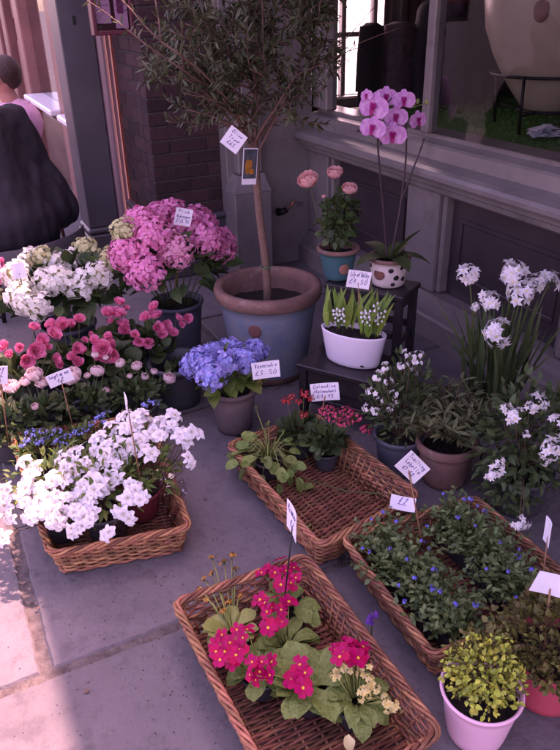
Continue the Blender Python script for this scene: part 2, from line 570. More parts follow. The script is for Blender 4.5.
OR = [orchid_bloom() for _ in range(2)]


def blooms(root, name, protos, pts, up=.8, s=(.85, 1.15), stems=None, base=None, jit=.35, center=None, sr=.0016):
    """place bloom parts at world points under a thing; returns them"""
    o = Vector(root.location)
    res = []
    for p in pts:
        sc = 1.0
        if len(p) == 4:
            sc = p[3]
        p = Vector(p[:3]) - o
        c = Vector(center) - o if center is not None else Vector((0, 0, .05))
        d = (p - c)
        d.normalize()
        d = d + Vector((-.28, -.5, 0)) + Vector((0, 0, up)) + rdir() * jit
        M = out_of(p, d, R(0, 6.28)) @ Matrix.Scale(R(*s) * sc, 4)
        res.append(put(name, random.choice(protos), root, M=M))
        if stems is not None:
            b = Vector(base if base is not None else (0, 0, .05))
            q = b + Vector((p.x, p.y, 0)) * .25
            mid = (q + p) / 2 + Vector((p.x, p.y, 0)) * .12 + Vector((0, 0, .02))
            tube(stems, [q, mid, p - d.normalized() * .003], sr, 4, r2=sr * .7)
    return res


# ------------------------------------------------------------------ pots and planters
def pot(root, rt, rb, h, mat, rimmat=None, rim=.02, rimout=.008, name='pot', soilz=None, mats=None, foot=None):
    mb = MB()
    mm = [mat, rimmat or mat]
    prof = [(.001, .004), (rb * .9, .002), (rb, .006)]
    mis = [0, 0]
    if foot:
        prof += [(rb + (rt - rb) * foot / h, foot)]
        mis += [1]
    ns = 7
    z0 = foot or .006
    for i in range(1, ns + 1):
        z = z0 + (h - rim - z0) * i / ns
        prof.append((rb + (rt - rb) * z / h, z))
        mis.append(0)
    prof += [(rt + rimout * .6, h - rim + .002), (rt + rimout, h - rim + .006), (rt + rimout, h - .005), (rt + rimout * .5, h), (rt - rimout * .3, h), (rt - rimout * 1.1, h - .005), (min(rt - rimout * 1.2, rb + (rt - rb) * .6 - .004), h * .6)]
    mis += [1] * 7
    lathe(mb, prof, n=44, mis=mis)
    p = mb.build(name, mm, root)
    sz = soilz if soilz is not None else h - rim - .012
    s = MB()
    disc(s, (0, 0, sz), rt - rimout * 1.15, 22, rough=.006)
    s.build('soil', MT['soil'], root)
    return p


def spot(root, a, z, r_at, rx, rz, mat, name='seal', t=.004, slope=0.0):
    """a small round medallion on the side of a pot"""
    d = Vector((math.cos(a), math.sin(a), slope)).normalized()
    M = out_of(Vector((math.cos(a) * r_at, math.sin(a) * r_at, z)), d)
    mb = MB()
    vs = []
    side = Vector((-math.sin(a), math.cos(a), 0))
    upv = d.cross(side)
    cp = Vector((math.cos(a) * r_at, math.sin(a) * r_at, z))
    n = 20
    for f, e in ((1, -.002), (1, t * .6), (.85, t), (.0, t * .8)):
        for k in range(n):
            q = 2 * math.pi * k / n
            o = side * (rx * f * math.cos(q)) + upv * (rz * f * math.sin(q))
            bend = -(rx * f * math.cos(q)) ** 2 / (2 * r_at)
            vs.append(cp + o + d * (e + bend))
    fs = []
    for j in range(3):
        for k in range(n):
            fs.append((j * n + k, j * n + (k + 1) % n, (j + 1) * n + (k + 1) % n, (j + 1) * n + k))
    mb.add(vs, fs)
    return mb.build(name, mat, root)


# ------------------------------------------------------------------ wicker basket
def basket(label, cor, h=.12, group='shallow wicker baskets on the pavement', flare=.025):
    """cor: four rim corners (front-left, front-right, back-right, back-left) in plan"""
    P4 = [Vector((*c, 0)) for c in cor]
    cen = sum(P4, Vector()) / 4
    root = thing('wicker_basket', label, 'basket', cen, 0, group)
    Q = [p - cen for p in P4]

    def ring(off, z, step=.012, rc=.03):
        q = [p * (1 - off / max(.05, p.length)) for p in Q]
        pts = []
        for i in range(4):
            a, b, c = q[i - 1], q[i], q[(i + 1) % 4]
            da = (a - b).normalized()
            dc = (c - b).normalized()
            for t in (0, .25, .5, .75, 1):
                u1 = b + da * rc
                u2 = b + dc * rc
                pts.append((u1 * (1 - t) ** 2 + b * 2 * t * (1 - t) + u2 * t * t))
        # resample
        out = []
        n = len(pts)
        for i in range(n):
            a, b = pts[i], pts[(i + 1) % n]
            m = max(1, int((b - a).length / step))
            for k in range(m):
                p = a + (b - a) * k / m
                out.append(Vector((p.x, p.y, z)))
        return out
    wall, rim, base = MB(), MB(), MB()
    rows = 11
    for r in range(rows):
        z = .012 + (h - .022) * r / (rows - 1)
        off = flare * 1.6 * (1 - z / h)
        pts = ring(off, z)
        n = len(pts)
        per = max(2, n // 5 * 2)
        out = []
        for i, p in enumerate(pts + pts[:1]):
            j = i % n
            d = (pts[(j + 1) % n] - pts[j - 1]).normalized()
            nn = Vector((d.y, -d.x, 0))
            s = math.sin(math.pi * i / 2.6 + (math.pi if r % 2 else 0))
            out.append(p + nn * (.0042 * s) + Vector((0, 0, R(-.0012, .0012))))
        # break into several canes so colours vary
        k = 0
        while k < len(out) - 1:
            e = min(len(out) - 1, k + random.randint(18, 40))
            tube(wall, out[k:e + 1], R(.0038, .005), 5)
            k = e
    st = ring(0, 0, .031)
    for p in st:
        f = 1 - flare * 1.6 / max(.05, p.length)
        tube(wall, [Vector((p.x * f, p.y * f, .004)), Vector((p.x, p.y, h - .004))], .003, 5)
    # rim of three twisted canes
    pts = ring(-.004, h, .008)
    n = len(pts)
    for s in range(4):
        out = []
        for i, p in enumerate(pts + pts[:1]):
            j = i % n
            d = (pts[(j + 1) % n] - pts[j - 1]).normalized()
            nn = Vector((d.y, -d.x, 0))
            a = i * .42 + s * math.pi / 2
            out.append(p + nn * (.0072 * math.cos(a)) + Vector((0, 0, .0065 * math.sin(a))))
        k = 0
        while k < len(out) - 1:
            e = min(len(out) - 1, k + random.randint(30, 60))
            tube(rim, out[k:e + 1], R(.0042, .0052), 5)
            k = e
    # floor: canes across the short way over long stakes
    A, B, Cc, D = [p * (1 - flare * 1.6 / p.length) for p in Q]
    L = (D - A).length
    m = int(L / .009)
    ns = 7
    for i in range(m + 1):
        t = i / m
        a = A + (D - A) * t
        b = B + (Cc - B) * t
        seg = 28
        pts = []
        for k in range(seg + 1):
            u = k / seg
            pts.append(a + (b - a) * u + Vector((0, 0, .0085 + .004 * math.sin(math.pi * u * ns + (math.pi if i % 2 else 0)))))
        tube(base, pts, R(.0037, .0049), 5)
    for k in range(ns):
        u = (k + .5) / ns
        tube(base, [A + (B - A) * u + Vector((0, 0, .008)), D + (Cc - D) * u + Vector((0, 0, .008))], .0045, 5)
    rim.build('rim', MT['wicker'], root)
    wall.build('woven_side', MT['wicker'], root)
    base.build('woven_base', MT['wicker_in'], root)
    return root


# ------------------------------------------------------------------ hand lettering
G = {  # two digits a point (x 0-6, y 0-9; base line 3, x height 6, ascender 9)
    'a': ['46264626150413234346', '4643'], 'b': ['1913', '153646444313'], 'c': ['4526150413244344'], 'd': ['4615041323444643', '4943'],
    'e': ['0545462615041323'], 'f': ['49382713', '0646'], 'g': ['4615041323444640301001'], 'h': ['1913', '14363643'], 'i': ['2623', '2828'],
    'k': ['1913', '46144643', '2543'], 'l': ['2923'], 'm': ['0603', '051625231526365653'], 'n': ['1613', '15364643'], 'o': ['26150413234445462600'],
    'r': ['1613', '153646'], 's': ['46261545443313'], 't': ['2823434', '0747'], 'v': ['062346'], 'y': ['0624', '46240100'],
    'C': ['4849290715044353'], 'F': ['1913', '1949', '1646'], 'H': ['0903', '4943', '0646'], 'K': ['1913', '49164', '1643'], 'L': ['091343'],
    'O': ['29170513334547392900'], 'P': ['1913', '19394736160'], 'T': ['0949', '2923'], 'V': ['092349'],
    '(': ['39261503'], ')': ['19364513'], '.': ['2323'], '£': ['4839271403', '034353', '0636'],
    '0': ['29170513334547392900'], '1': ['182923'], '2': ['184948040343'], '3': ['1949264533130'], '4': ['39054', '3933'], '5': ['491916364433030'],
    '6': ['39170413334526150'], '9': ['4626174849464333'], ' ': [],
}


def lettering(lines, w, h, mirror=False):
    """ink strokes as thin ribbons in the XZ plane (facing -Y), centred on 0,0"""
    mb = MB()
    nl = len(lines)
    for li, s in enumerate(lines):
        ch = h / nl
        cell = min(w * .92 / max(4, len(s)), ch * .62)
        x0 = -cell * len(s) / 2
        z0 = h / 2 - ch * (li + .92)
        sl = .12
        for i, c in enumerate(s):
            dz = R(-.04, .04) * ch
            for st in G.get(c, []):
                pts = []
                for k in range(0, len(st) - 1, 2):
                    a, b = int(st[k]), int(st[k + 1])
                    if st.endswith('00') and k == len(st) - 2 and c in 'oO0':
                        a, b = int(st[0]), int(st[1])
                    zz = b / 10 * ch
                    pts.append(Vector((x0 + (i + a / 6.5) * cell + zz * sl, 0, z0 + zz + dz)))
                for p, q in zip(pts, pts[1:] or [pts[0] + Vector((.0006, 0, 0))]):
                    d = (q - p)
                    if d.length < 1e-6:
                        d = Vector((.0008, 0, 0))
                        q = p + d
                    d.normalize()
                    t = Vector((-d.z, 0, d.x)) * (.00085)
                    e = d * .0006
                    mb.add([p - t - e, q - t + e, q + t + e, p + t - e], [(0, 1, 2, 3)])
    return mb


def price_sign(label, cardc, foot, w, h, yaw, lines, tilt=0.0, roll=0.0, stick='stick', name='price_sign', group='handwritten price signs', back=False, clip=0):
    """card centre and stick foot in world space; yaw = heading its face looks to (0 = towards -y)"""
    cardc, foot = Vector(cardc), Vector(foot)
    root = thing(name, label, 'price sign', foot, 0, group)
    M = Matrix.Translation(cardc - foot) @ Matrix.Rotation(yaw, 4, 'Z') @ Matrix.Rotation(tilt, 4, 'X') @ Matrix.Rotation(roll, 4, 'Y')
    mb = MB()
    nx = 6
    vs = []
    for s in (0, 1):
        for i in range(nx + 1):
            for k in (0, 1):
                x = -w / 2 + w * i / nx
                vs.append((x, (.0012 if s else -.0004) + .004 * math.sin(i / nx * 2.6), -h / 2 + h * k))
    fs = []
    q = (nx + 1) * 2
    for i in range(nx):
        fs.append((i * 2, i * 2 + 2, i * 2 + 3, i * 2 + 1))
        fs.append((q + i * 2, q + i * 2 + 1, q + i * 2 + 3, q + i * 2 + 2))
        fs.append((i * 2, q + i * 2, q + i * 2 + 2, i * 2 + 2))
        fs.append((i * 2 + 1, i * 2 + 3, q + i * 2 + 3, q + i * 2 + 1))
    fs += [(0, 1, q + 1, q), (2 * nx, q + 2 * nx, q + 2 * nx + 1, 2 * nx + 1)]
    mb.add(vs, fs)
    card = put('card', mb.mesh('card', [MT['card']], False), root, M=M)
    if lines:
        lt = lettering(lines, w * .88, h * .84)
        lt.v = [(x, .004 * math.sin((x + w / 2) / w * 2.6) - .0011, z) for (x, y, z) in lt.v]
        o = put('lettering', lt.mesh('lettering', [MT['ink']], False), card)
    if stick:
        sm = MB()
        b = M @ Vector((0, .0045, -h * .2))
        tube(sm, [(0, 0, 0), b * .5, b], .0022, 6)
        sm.build('stick', MT[stick], root)
    return root

# ================================================================== SETTING
def setting():
    g = MB()
    g.add([(-300, -300, -.03), (300, -300, -.03), (300, 300, -.03), (-300, 300, -.03)], [(0, 1, 2, 3)])
    structure(g.build('street', MT['street'], smooth=False))
    mm = MB()
    mm.add([(-2.2, -1.6, -.009), (2.1, -1.6, -.009), (2.1, 11, -.009), (-2.2, 11, -.009)], [(0, 1, 2, 3)])
    structure(mm.build('joint_bed', MT['mortar'], smooth=False))
    slabs = MB()
    rows = [(-1.6, -.52), (-.5, .42), (.44, 1.352), (1.378, 2.42), (2.44, 3.3), (3.32, 4.3), (4.32, 5.2), (5.22, 6.3), (6.32, 7.4), (7.42, 8.6), (8.62, 9.8), (9.82, 11)]
    for ri, (y0, y1) in enumerate(rows):
        xs = [-2.2]
        if ri == 3:
            xs = [-2.2, -1.05, -.022, .86, 1.62, 2.1]
        elif ri == 2:
            xs = [-2.2, -1.5, -.62, .53, 1.4, 2.1]
        else:
            while xs[-1] < 1.7:
                xs.append(xs[-1] + R(.62, 1.05))
            xs[-1] = 2.1
        for x0, x1 in zip(xs, xs[1:]):
            a, b = x0 + .014, x1 - .014
            out = []
            for (p, q) in (((a, y0), (b, y0)), ((b, y0), (b, y1)), ((b, y1), (a, y1)), ((a, y1), (a, y0))):
                n = max(2, int(math.dist(p, q) / .025))
                for k in range(n):
                    out.append((p[0] + (q[0] - p[0]) * k / n, p[1] + (q[1] - p[1]) * k / n))
            cx, cy = (a + b) / 2, (y0 + y1) / 2
            z = R(-.0015, .0015)
            n = len(out)
            v1, v2 = [], []
            for (x, y) in out:
                w = .5 * noise.noise((x * 9, y * 9, ri)) + .5 * noise.noise((x * 31, y * 31, 3 + ri))
                e = .008 * w
                dx, dy = cx - x, cy - y
                sx = 1 if dx > 0 else -1
                sy = 1 if dy > 0 else -1
                ex = e if abs(abs(dx) - (b - a) / 2) < .02 else 0
                ey = e if abs(abs(dy) - (y1 - y0) / 2) < .02 else 0
                v1.append((x + ex * sx, y + ey * sy, -.012))
                v2.append((x + (ex + (.007 if abs(abs(dx) - (b - a) / 2) < .02 else 0)) * sx, y + (ey + (.007 if abs(abs(dy) - (y1 - y0) / 2) < .02 else 0)) * sy, z))
            slabs.add(v1 + v2, [(k, (k + 1) % n, n + (k + 1) % n, n + k) for k in range(n)] + [tuple(range(n, 2 * n))])
    structure(slabs.build('pavement', MT['stone'], smooth=False))

    # ---------------------------------------------- brick pier
    bw = thing('brick_pier', 'dark red brick pier with a grey painted skirting behind the pink hydrangea', 'brick wall', (1.15, 4.0, 0))
    mo = MB()
    box(mo, .006, .95, .006, .6, .36, 4.3, b=.001)
    mo.build('mortar', MT['bmort'], bw, smooth=False)
    bk = MB()
    z = .37
    row = 0
    while z < 4.2:
        x = -.11 if row % 2 else 0.0
        first = True
        while x < .56:
            a, b = max(0, x), min(.56, x + .215)
            if b - a > .03:
                box(bk, a + R(-.0015, .0015) - .004, b, -.003 + R(-.002, .003), .11, z, z + .064, b=.004)
            x += .226
        y = .113 if row % 2 else .226
        y = .113
        k = 0
        while y < .6:
            b = min(.6, y + (.103 if (row % 2 == 0 and k == 0) else .215))
            if b - y > .03:
                box(bk, -.004 + R(-.002, .003), .1, y, b, z, z + .064, b=.004)
            y = b + .011
            k += 1
        z += .075
        row += 1
    bk.build('bricks', MT['brick'], bw, smooth=False)
    sk = MB()
    box(sk, -.03, .42, -.03, .02, 0, .335, b=.006)
    box(sk, -.03, -.0, .022, .6, 0, .335, b=.006)
    box(sk, -.045, .42, -.045, .022, .337, .372, b=.012)
    box(sk, -.045, .0, .024, .6, .337, .372, b=.012)
    sk.build('skirting', MT['paint_d'], bw, smooth=False)

    # ---------------------------------------------- grey door pillar
    gp = thing('door_pillar', 'tall dark blue grey painted door pillar left of the brick pier', 'pillar', (1.0, 4.75, 0))
    m = MB()
    box(m, -.145, .055, -.12, .14, .2, 3.2, b=.006)
    m.build('shaft', MT['paint_d'], gp, smooth=False)
    m = MB()
    box(m, -.165, .15, -.15, .16, 0, .155, b=.008)
    box(m, -.157, .15, -.137, .15, .157, .198, b=.014)
    m.build('base_block', MT['paint_d'], gp, smooth=False)
    m = MB()
    lathe(m, [(.028, .2), (.028, 3.2)], n=14, c=(.088, -.118, 0))
    box(m, .058, .149, -.108, .14, .2, 3.2, b=.01)
    m.build('edge_moulding', MT['pinkgloss'], gp, smooth=False)
    m = MB()
    box(m, -.065, -.045, -.128, -.121, 1.405, 1.45, b=.003)
    m.build('latch_plate', MT['blackstick'], gp, smooth=False)

    # ---------------------------------------------- menu case
    mc = thing('menu_case', 'glazed menu case with pink paper pages at the top of the brick pier', 'menu case', (1.03, 4.06, 1.36))
    m = MB()
    box(m, -.105, -.085, 0, .06, 0, .5, b=.003)
    box(m, .095, .115, 0, .06, 0, .5, b=.003)
    box(m, -.083, .093, 0, .06, 0, .022, b=.003)
    box(m, -.083, .093, 0, .06, .478, .5, b=.003)
    box(m, -.105, .115, .062, .075, 0, .5, b=.002)
    m.build('frame', MT['darkred'], mc, smooth=False)
    m = MB()
    box(m, -.08, .0, .03, .032, .055, .47, b=.0005)
    box(m, .022, .09, .03, .032, .03, .47, b=.0005)
    pg = m.build('menu_page', MT['pinkpaper'], mc, smooth=False)
    tx = MB()
    for k in range(14):
        z = .45 - k * .026
        if k % 5 == 4:
            continue
        for x0, x1 in ((-.072, -.01 - R(0, .025)), (.03, .08 - R(0, .02))):
            x = x0
            while x < x1:
                l = R(.005, .014)
                tx.add([(x, .0292, z), (x + l, .0292, z), (x + l, .0292, z + .0045), (x, .0292, z + .0045)], [(0, 1, 2, 3)])
                x += l + .003
    tx.build('printed_lines', MT['wine'], pg, smooth=False)
    m = MB()
    box(m, .036, .07, .028, .0295, .1, .165, b=.0003)
    m.build('printed_emblem', MT['wine'], pg, smooth=False)
    m = MB()
    box(m, -.084, .094, .008, .011, .023, .477, b=.0005)
    m.build('glass', MT['glass'], mc, smooth=False)

    # ---------------------------------------------- shopfront
    sf = thing('shopfront', 'mauve grey painted shopfront with a deep moulded sill and dark panels below the display window', 'shopfront', (2.12, 1.8, 0))
    OX, OY = 2.12, 1.8

    def B(mb, x0, x1, y0, y1, z0, z1, b=.004):
        box(mb, x0 - OX, x1 - OX, y0 - OY, y1 - OY, z0, z1, b=b)

    def extr(mb, prof, y0, y1):
        n = len(prof)
        vs = [(x - OX, y0 - OY, z) for x, z in prof] + [(x - OX, y1 - OY, z) for x, z in prof]
        fs = [(k, n + k, n + (k + 1) % n, (k + 1) % n) for k in range(n)] + [tuple(range(n)), tuple(range(2 * n - 1, n - 1, -1))]
        mb.add(vs, fs)
    Y0, Y1 = -1.2, 3.896
    m = MB()
    extr(m, [(2.03, 0), (2.03, .105), (2.036, .118), (2.06, .128), (2.064, .15), (2.085, .165), (2.092, .2), (2.3, .2), (2.3, 0)], Y0, Y1)
    m.build('plinth_moulding', MT['paint'], sf, smooth=False)
    m = MB()
    extr(m, [(2.168, .935), (2.168, .915), (2.108, .905), (2.098, .895), (2.092, .84), (2.03, .825), (2.006, .815), (1.996, .80), (1.996, .783), (2.008, .768),
             (2.03, .76), (2.034, .745), (2.052, .735), (2.06, .712), (2.078, .70), (2.3, .70), (2.3, .935)], Y0, Y1)
    m.build('sill', MT['paint'], sf, smooth=False)
    stiles = ((2.61, 2.86), (1.63, 1.8), (.55, .72), (-.5, -.33), (3.66, 3.896))
    for a, b in stiles:
        m = MB()
        B(m, 2.1, 2.25, a, b, .202, .698, b=.006)
        B(m, 2.118, 2.25, a - .03, a - .002, .202, .698, b=.01)
        if b < 3.8:
            B(m, 2.118, 2.25, b + .002, b + .03, .202, .698, b=.01)
        m.build('stile', MT['paint'], sf, smooth=False)
    for a, b in ((2.892, 3.628), (1.832, 2.578), (.752, 1.598), (-.298, .518)):
        m = MB()
        B(m, 2.165, 2.25, a, b, .202, .698, b=.002)
        for z0 in (.3, .57):
            B(m, 2.155, 2.164, a + .06, b - .06, z0, z0 + .022, b=.006)
        B(m, 2.155, 2.164, a + .06, a + .082, .324, .568, b=.006)
        B(m, 2.155, 2.164, b - .082, b - .06, .324, .568, b=.006)
        m.build('stall_panel', MT['panel_d'], sf, smooth=False)
    for a, b in ((2.775, 2.83), (.9, .955), (-.8, -.745)):
        m = MB()
        B(m, 2.125, 2.19, a, b, .937, 2.35, b=.008)
        m.build('mullion', MT['paint'], sf, smooth=False)
    m = MB()
    B(m, 2.11, 2.185, 3.7, 3.78, .937, 2.35, b=.008)
    B(m, 2.13, 2.185, 3.82, 3.896, .937, 2.35, b=.008)
    B(m, 2.16, 2.185, 3.782, 3.818, .937, 2.35, b=.002)
    m.build('jamb', MT['paint'], sf, smooth=False)
    for a, b in ((2.832, 3.698), (.957, 2.773), (-.743, .898)):
        m = MB()
        B(m, 2.15, 2.156, a, b, .936, 2.35, b=.0008)
        m.build('window_glass', MT['glass'], sf, smooth=False)
    m = MB()
    B(m, 2.09, 2.3, Y0, Y1, 2.352, 2.48, b=.01)
    B(m, 2.05, 2.3, Y0, Y1, 2.482, 2.95, b=.006)
    B(m, 1.9, 2.3, Y0, Y1, 2.952, 3.05, b=.03)
    m.build('fascia', MT['paint'], sf, smooth=False)
    m = MB()
    B(m, 2.14, 2.4, Y0, Y1 + .7, 3.052, 4.3, b=.002)
    m.build('upper_wall', MT['brick'], sf, smooth=False)
    m = MB()
    B(m, 2.14, 6.4, Y0, 4.6, 4.302, 4.38, b=.002)
    m.build('roof', MT['panel_d'], sf, smooth=False)
    # end wall with the corner pilaster
    m = MB()
    B(m, 1.56, 2.128, 3.9, 4.0, 0, 4.3, b=.004)
    m.build('end_wall', MT['paint'], sf, smooth=False)
    m = MB()
    B(m, 1.6, 1.755, 3.82, 3.898, .612, 3.2, b=.008)
    B(m, 1.63, 1.725, 3.806, 3.819, .68, 3.1, b=.008)
    m.build('pilaster', MT['paint'], sf, smooth=False)
    m = MB()
    B(m, 1.535, 1.77, 3.74, 3.898, 0, .52, b=.006)
    vs = [(1.535, 3.74, .522), (1.77, 3.74, .522), (1.77, 3.898, .522), (1.535, 3.898, .522), (1.59, 3.815, .61), (1.76, 3.815, .61), (1.76, 3.898, .61), (1.59, 3.898, .61)]
    m.add([(x - OX, y - OY, z) for x, y, z in vs], [(3, 2, 1, 0), (4, 5, 6, 7), (0, 1, 5, 4), (1, 2, 6, 5), (2, 3, 7, 6), (3, 0, 4, 7)])
    m.build('pilaster_plinth', MT['paint'], sf, smooth=False)
    # the room behind the glass
    m = MB()
    B(m, 2.3, 6.3, Y0, 4.3, -.02, .02, b=.001)
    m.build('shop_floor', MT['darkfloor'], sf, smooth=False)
    m = MB()
    B(m, 2.3, 6.3, Y0, 4.3, 2.6, 2.64, b=.001)
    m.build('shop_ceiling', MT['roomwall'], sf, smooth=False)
    wx0, wx1 = 2.36, 3.02
    m = MB()
    B(m, wx1, 6.3, 4.3, 4.4, .02, 2.6, b=.001)
    B(m, 2.2, wx0, 4.3, 4.4, .02, 2.6, b=.001)
    B(m, wx0, wx1, 4.3, 4.4, .02, .86, b=.001)
    B(m, 6.3, 6.4, Y0, 4.4, .02, 2.6, b=.001)
    B(m, 2.3, 6.4, Y0 - .1, Y0, .02, 2.6, b=.001)
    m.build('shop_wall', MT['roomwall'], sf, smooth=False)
    m = MB()
    B(m, wx0, wx1, 4.27, 4.36, .862, .93, b=.012)
    for x0, x1 in ((wx0, wx0 + .05), (2.565, 2.6), (2.8, 2.835), (wx1 - .05, wx1)):
        B(m, x0, x1, 4.3, 4.35, .932, 2.5, b=.006)
    for xa, xb in ((wx0 + .052, 2.563), (2.602, 2.798), (2.837, wx1 - .052)):
        for z in (1.285, 1.75, 2.2):
            B(m, xa, xb, 4.305, 4.345, z, z + .03, b=.004)
    fr = m.build('rear_window_frame', MT['paint'], sf, smooth=False)
    m = MB()
    B(m, wx0 + .01, wx1 - .01, 4.365, 4.372, .935, 2.5, b=.0005)
    m.build('pane', MT['glow_pane'], fr, smooth=False)

    aw = thing('added_awning', 'unseen wine red awning added above the view to shade the flower display', 'awning', (2.04, 1.4, 2.6))  # added above the view to shade the display; no awning is seen
    m = MB()
    ya, yb = -2.4, 2.45
    vs = []
    for i in range(13):
        t = i / 12
        x, z = -.92 * t, .3 - .65 * t - .03 * math.sin(math.pi * t)
        vs += [(x, ya, z), (x, yb, z), (x, ya, z - .006), (x, yb, z - .006)]
    fs = []
    for i in range(12):
        a = i * 4
        fs += [(a, a + 1, a + 5, a + 4), (a + 2, a + 6, a + 7, a + 3), (a, a + 4, a + 6, a + 2), (a + 1, a + 3, a + 7, a + 5)]
    m.add(vs, fs)
    m.build('canopy', MT['canvas'], aw, smooth=False)
    m = MB()
    box(m, -.945, -.922, ya, yb, -.395, -.335, b=.004)
    m.build('front_bar', MT['paint'], aw, smooth=False)
    for y in (ya + .05, yb - .05):
        m = MB()
        tube(m, [(0, y, -.1), (-.5, y + (.25 if y < 0 else -.25), -.25), (-.92, y, -.365)], .015, 6)
        m.build('folding_arm', MT['iron'], aw)

    # display deck with artificial turf
    dk = thing('display_deck', 'display deck with green artificial turf inside the shop window', 'display deck', (2.9, 1.5, .02))
    m = MB()
    box(m, -.69, .75, -2.65, 2.55, .0, .86, b=.002)
    m.build('deck_box', MT['roomwall'], dk, smooth=False)
    m = MB()
    box(m, -.69, .75, -2.65, 2.55, .862, .872, b=.002)
    m.build('turf_mat', MT['turf'], dk, smooth=False)
    m = MB()
    for _ in range(9000):
        x, y = R(-.68, .74), R(-.6, 2.54)
        a = R(0, 6.28)
        dx, dy = .0022 * math.cos(a), .0022 * math.sin(a)
        h = R(.01, .02)
        m.add([(x - dx, y - dy, .871), (x + dx, y + dy, .871), (x + R(-.008, .008), y + R(-.008, .008), .871 + h)], [(0, 1, 2)])
    t = m.build('turf_blades', MT['turf'], dk, smooth=False)
    t['kind'] = 'stuff'

    # big urn on iron stand
    ur = thing('garden_urn', 'huge cream glazed urn with a round red seal inside the shop window', 'urn', (2.93, 2.83, .98))
    m = MB()
    lathe(m, [(.001, .0), (.12, .0), (.135, .01), (.22, .12), (.3, .25), (.355, .38), (.375, .52), (.36, .66), (.33, .76), (.32, .84), (.35, .88), (.35, .9), (.3, .9), (.29, .82)], n=64, mi=0)
    m.build('body', MT['urn'], ur)
    spot(ur, rad(210), .46, .368, .035, .05, MT['seal'])
    st = thing('urn_stand', 'black iron ring stand holding the cream urn', 'iron stand', (2.93, 2.83, .892))
    m = MB()
    for zz, r in ((.26, .305), (.085, .145)):
        tube(m, [(r * math.cos(k * math.pi / 24), r * math.sin(k * math.pi / 24), zz) for k in range(49)], .008, 6)
    m.build('ring', MT['iron'], st)
    for k in range(4):
        a = rad(20 + 90 * k)
        m = MB()
        tube(m, [(.312 * math.cos(a), .312 * math.sin(a), .265), (.3 * math.cos(a), .3 * math.sin(a), .12), (.29 * math.cos(a), .29 * math.sin(a), 0)], .008, 6)
        tube(m, [(.3 * math.cos(a), .3 * math.sin(a), .085), (.145 * math.cos(a), .145 * math.sin(a), .085)], .006, 6)
        m.build('leg', MT['iron'], st)
    # crumpled sheets on the turf
    pp = MB()
    c = W(545, 136, .9)
    for k in range(6):
        a0 = R(-.4, .4)
        nx, ny = 10, 4
        vs, fs = [], []
        for i in range(nx + 1):
            for j in range(ny + 1):
                x, y = (i / nx - .5) * .2, (j / ny - .5) * .05
                zz = .012 + .006 * k + .012 * noise.noise((x * 22 + k * 5, y * 30, k))
                vs.append((x * math.cos(a0) - y * math.sin(a0), x * math.sin(a0) + y * math.cos(a0) + (k - 3) * .014, max(.002, zz)))
        for i in range(nx):
            for j in range(ny):
                q = i * (ny + 1) + j
                fs.append((q, q + ny + 1, q + ny + 2, q + 1))
        pp.add(vs, fs)
    tag(pp.build('crumpled_paper', MT['card'], loc=(c.x, c.y, .895)), 'crumpled white paper lying on the turf below the urn', 'paper')
    # little glass jars on the deck
    # dark coats hanging in front of the rear window
    for i, (u, w, lab) in enumerate(((371, .095, 'plain black coat hanging before the bright rear window'), (399, .15, 'dark patterned coat hanging nearest the window mullion'))):
        p = WY(u, 60, 3.95)
        ct = thing('hanging_coat', lab, 'coat', (p.x, 3.95, .915), 0, 'coats hanging inside the shop')
        m = MB()
        prof = [(.75, .0), (.78, .12), (.8, .3), (.78, .41), (.62, .445), (.2, .46)]
        n = 36
        vs, fs = [], []
        for (r, z) in prof:
            for k in range(n):
                t = 2 * math.pi * k / n
                f = 1 + .1 * math.sin(5 * t + i) * (1 - z / .5)
                vs.append((w * r * f * math.cos(t), .06 * f * math.sin(t), z))
        for j in range(len(prof) - 1):
            for k in range(n):
                fs.append((j * n + k, j * n + (k + 1) % n, (j + 1) * n + (k + 1) % n, (j + 1) * n + k))
        m.add(vs, fs)
        m.build('coat_body', MT['coat'] if i == 0 else MT['coat2'], ct)
        m = MB()
        for s in (-1, 1):
            tube(m, [(s * w * .5, 0, .44), (s * w * .68, 0, .3), (s * w * .72, .01, .08)], .034, 8, r2=.028)
        m.build('sleeve', MT['coat'] if i == 0 else MT['coat2'], ct)
        m = MB()
        tube(m, [(0, 0, .455), (0, 0, 1.66)], .0015, 6)
        m.build('hanger_cord', MT['iron'], ct)

    cu = thing('curtain', 'dark brown curtain drawn to the right of the bright rear window', 'curtain', (3.02, 4.2, .93))
    m = MB()
    vs, fs = [], []
    nx = 70
    for z in (0, .5, 1.0, 1.5):
        for off in (0, .004):
            for i in range(nx + 1):
                x = -.2 + .5 * i / nx
                vs.append((x, off + .022 * math.sin(i * .75) + .008 * math.sin(i * 1.9 + z), z))
    q = nx + 1
    for j in range(3):
        for o in (0, q):
            for i in range(nx):
                a = j * 2 * q + o + i
                fs.append((a, a + 1, a + 1 + 2 * q, a + 2 * q))
    m.add(vs, fs)
    m.build('drape', MT['drape'], cu)
    m = MB()
    tube(m, [(-.62, 0, 1.53), (.4, 0, 1.53)], .012, 8)
    m.build('rail', MT['iron'], cu)

    # wall tap / bracket on the end wall
    wt = thing('wall_bracket', 'small dark iron bracket with a copper tip on the grey wall behind the olive pot', 'bracket', (2.0, 3.897, .43))
    p1 = WY(281, 212, 3.86) - Vector(wt.location)
    p2 = WY(293, 204, 3.84) - Vector(wt.location)
    m = MB()
    tube(m, [p1 + Vector((-.02, .02, -.005)), p1 + Vector((.02, 0, 0)), (p1 + p2) / 2 + Vector((0, 0, -.01))], .024, 8, r2=.015)
    tube(m, [p1 + Vector((.0, .0, 0)), p1 + Vector((0, .037, 0))], .018, 8)
    m.build('body', MT['iron'], wt)
    m = MB()
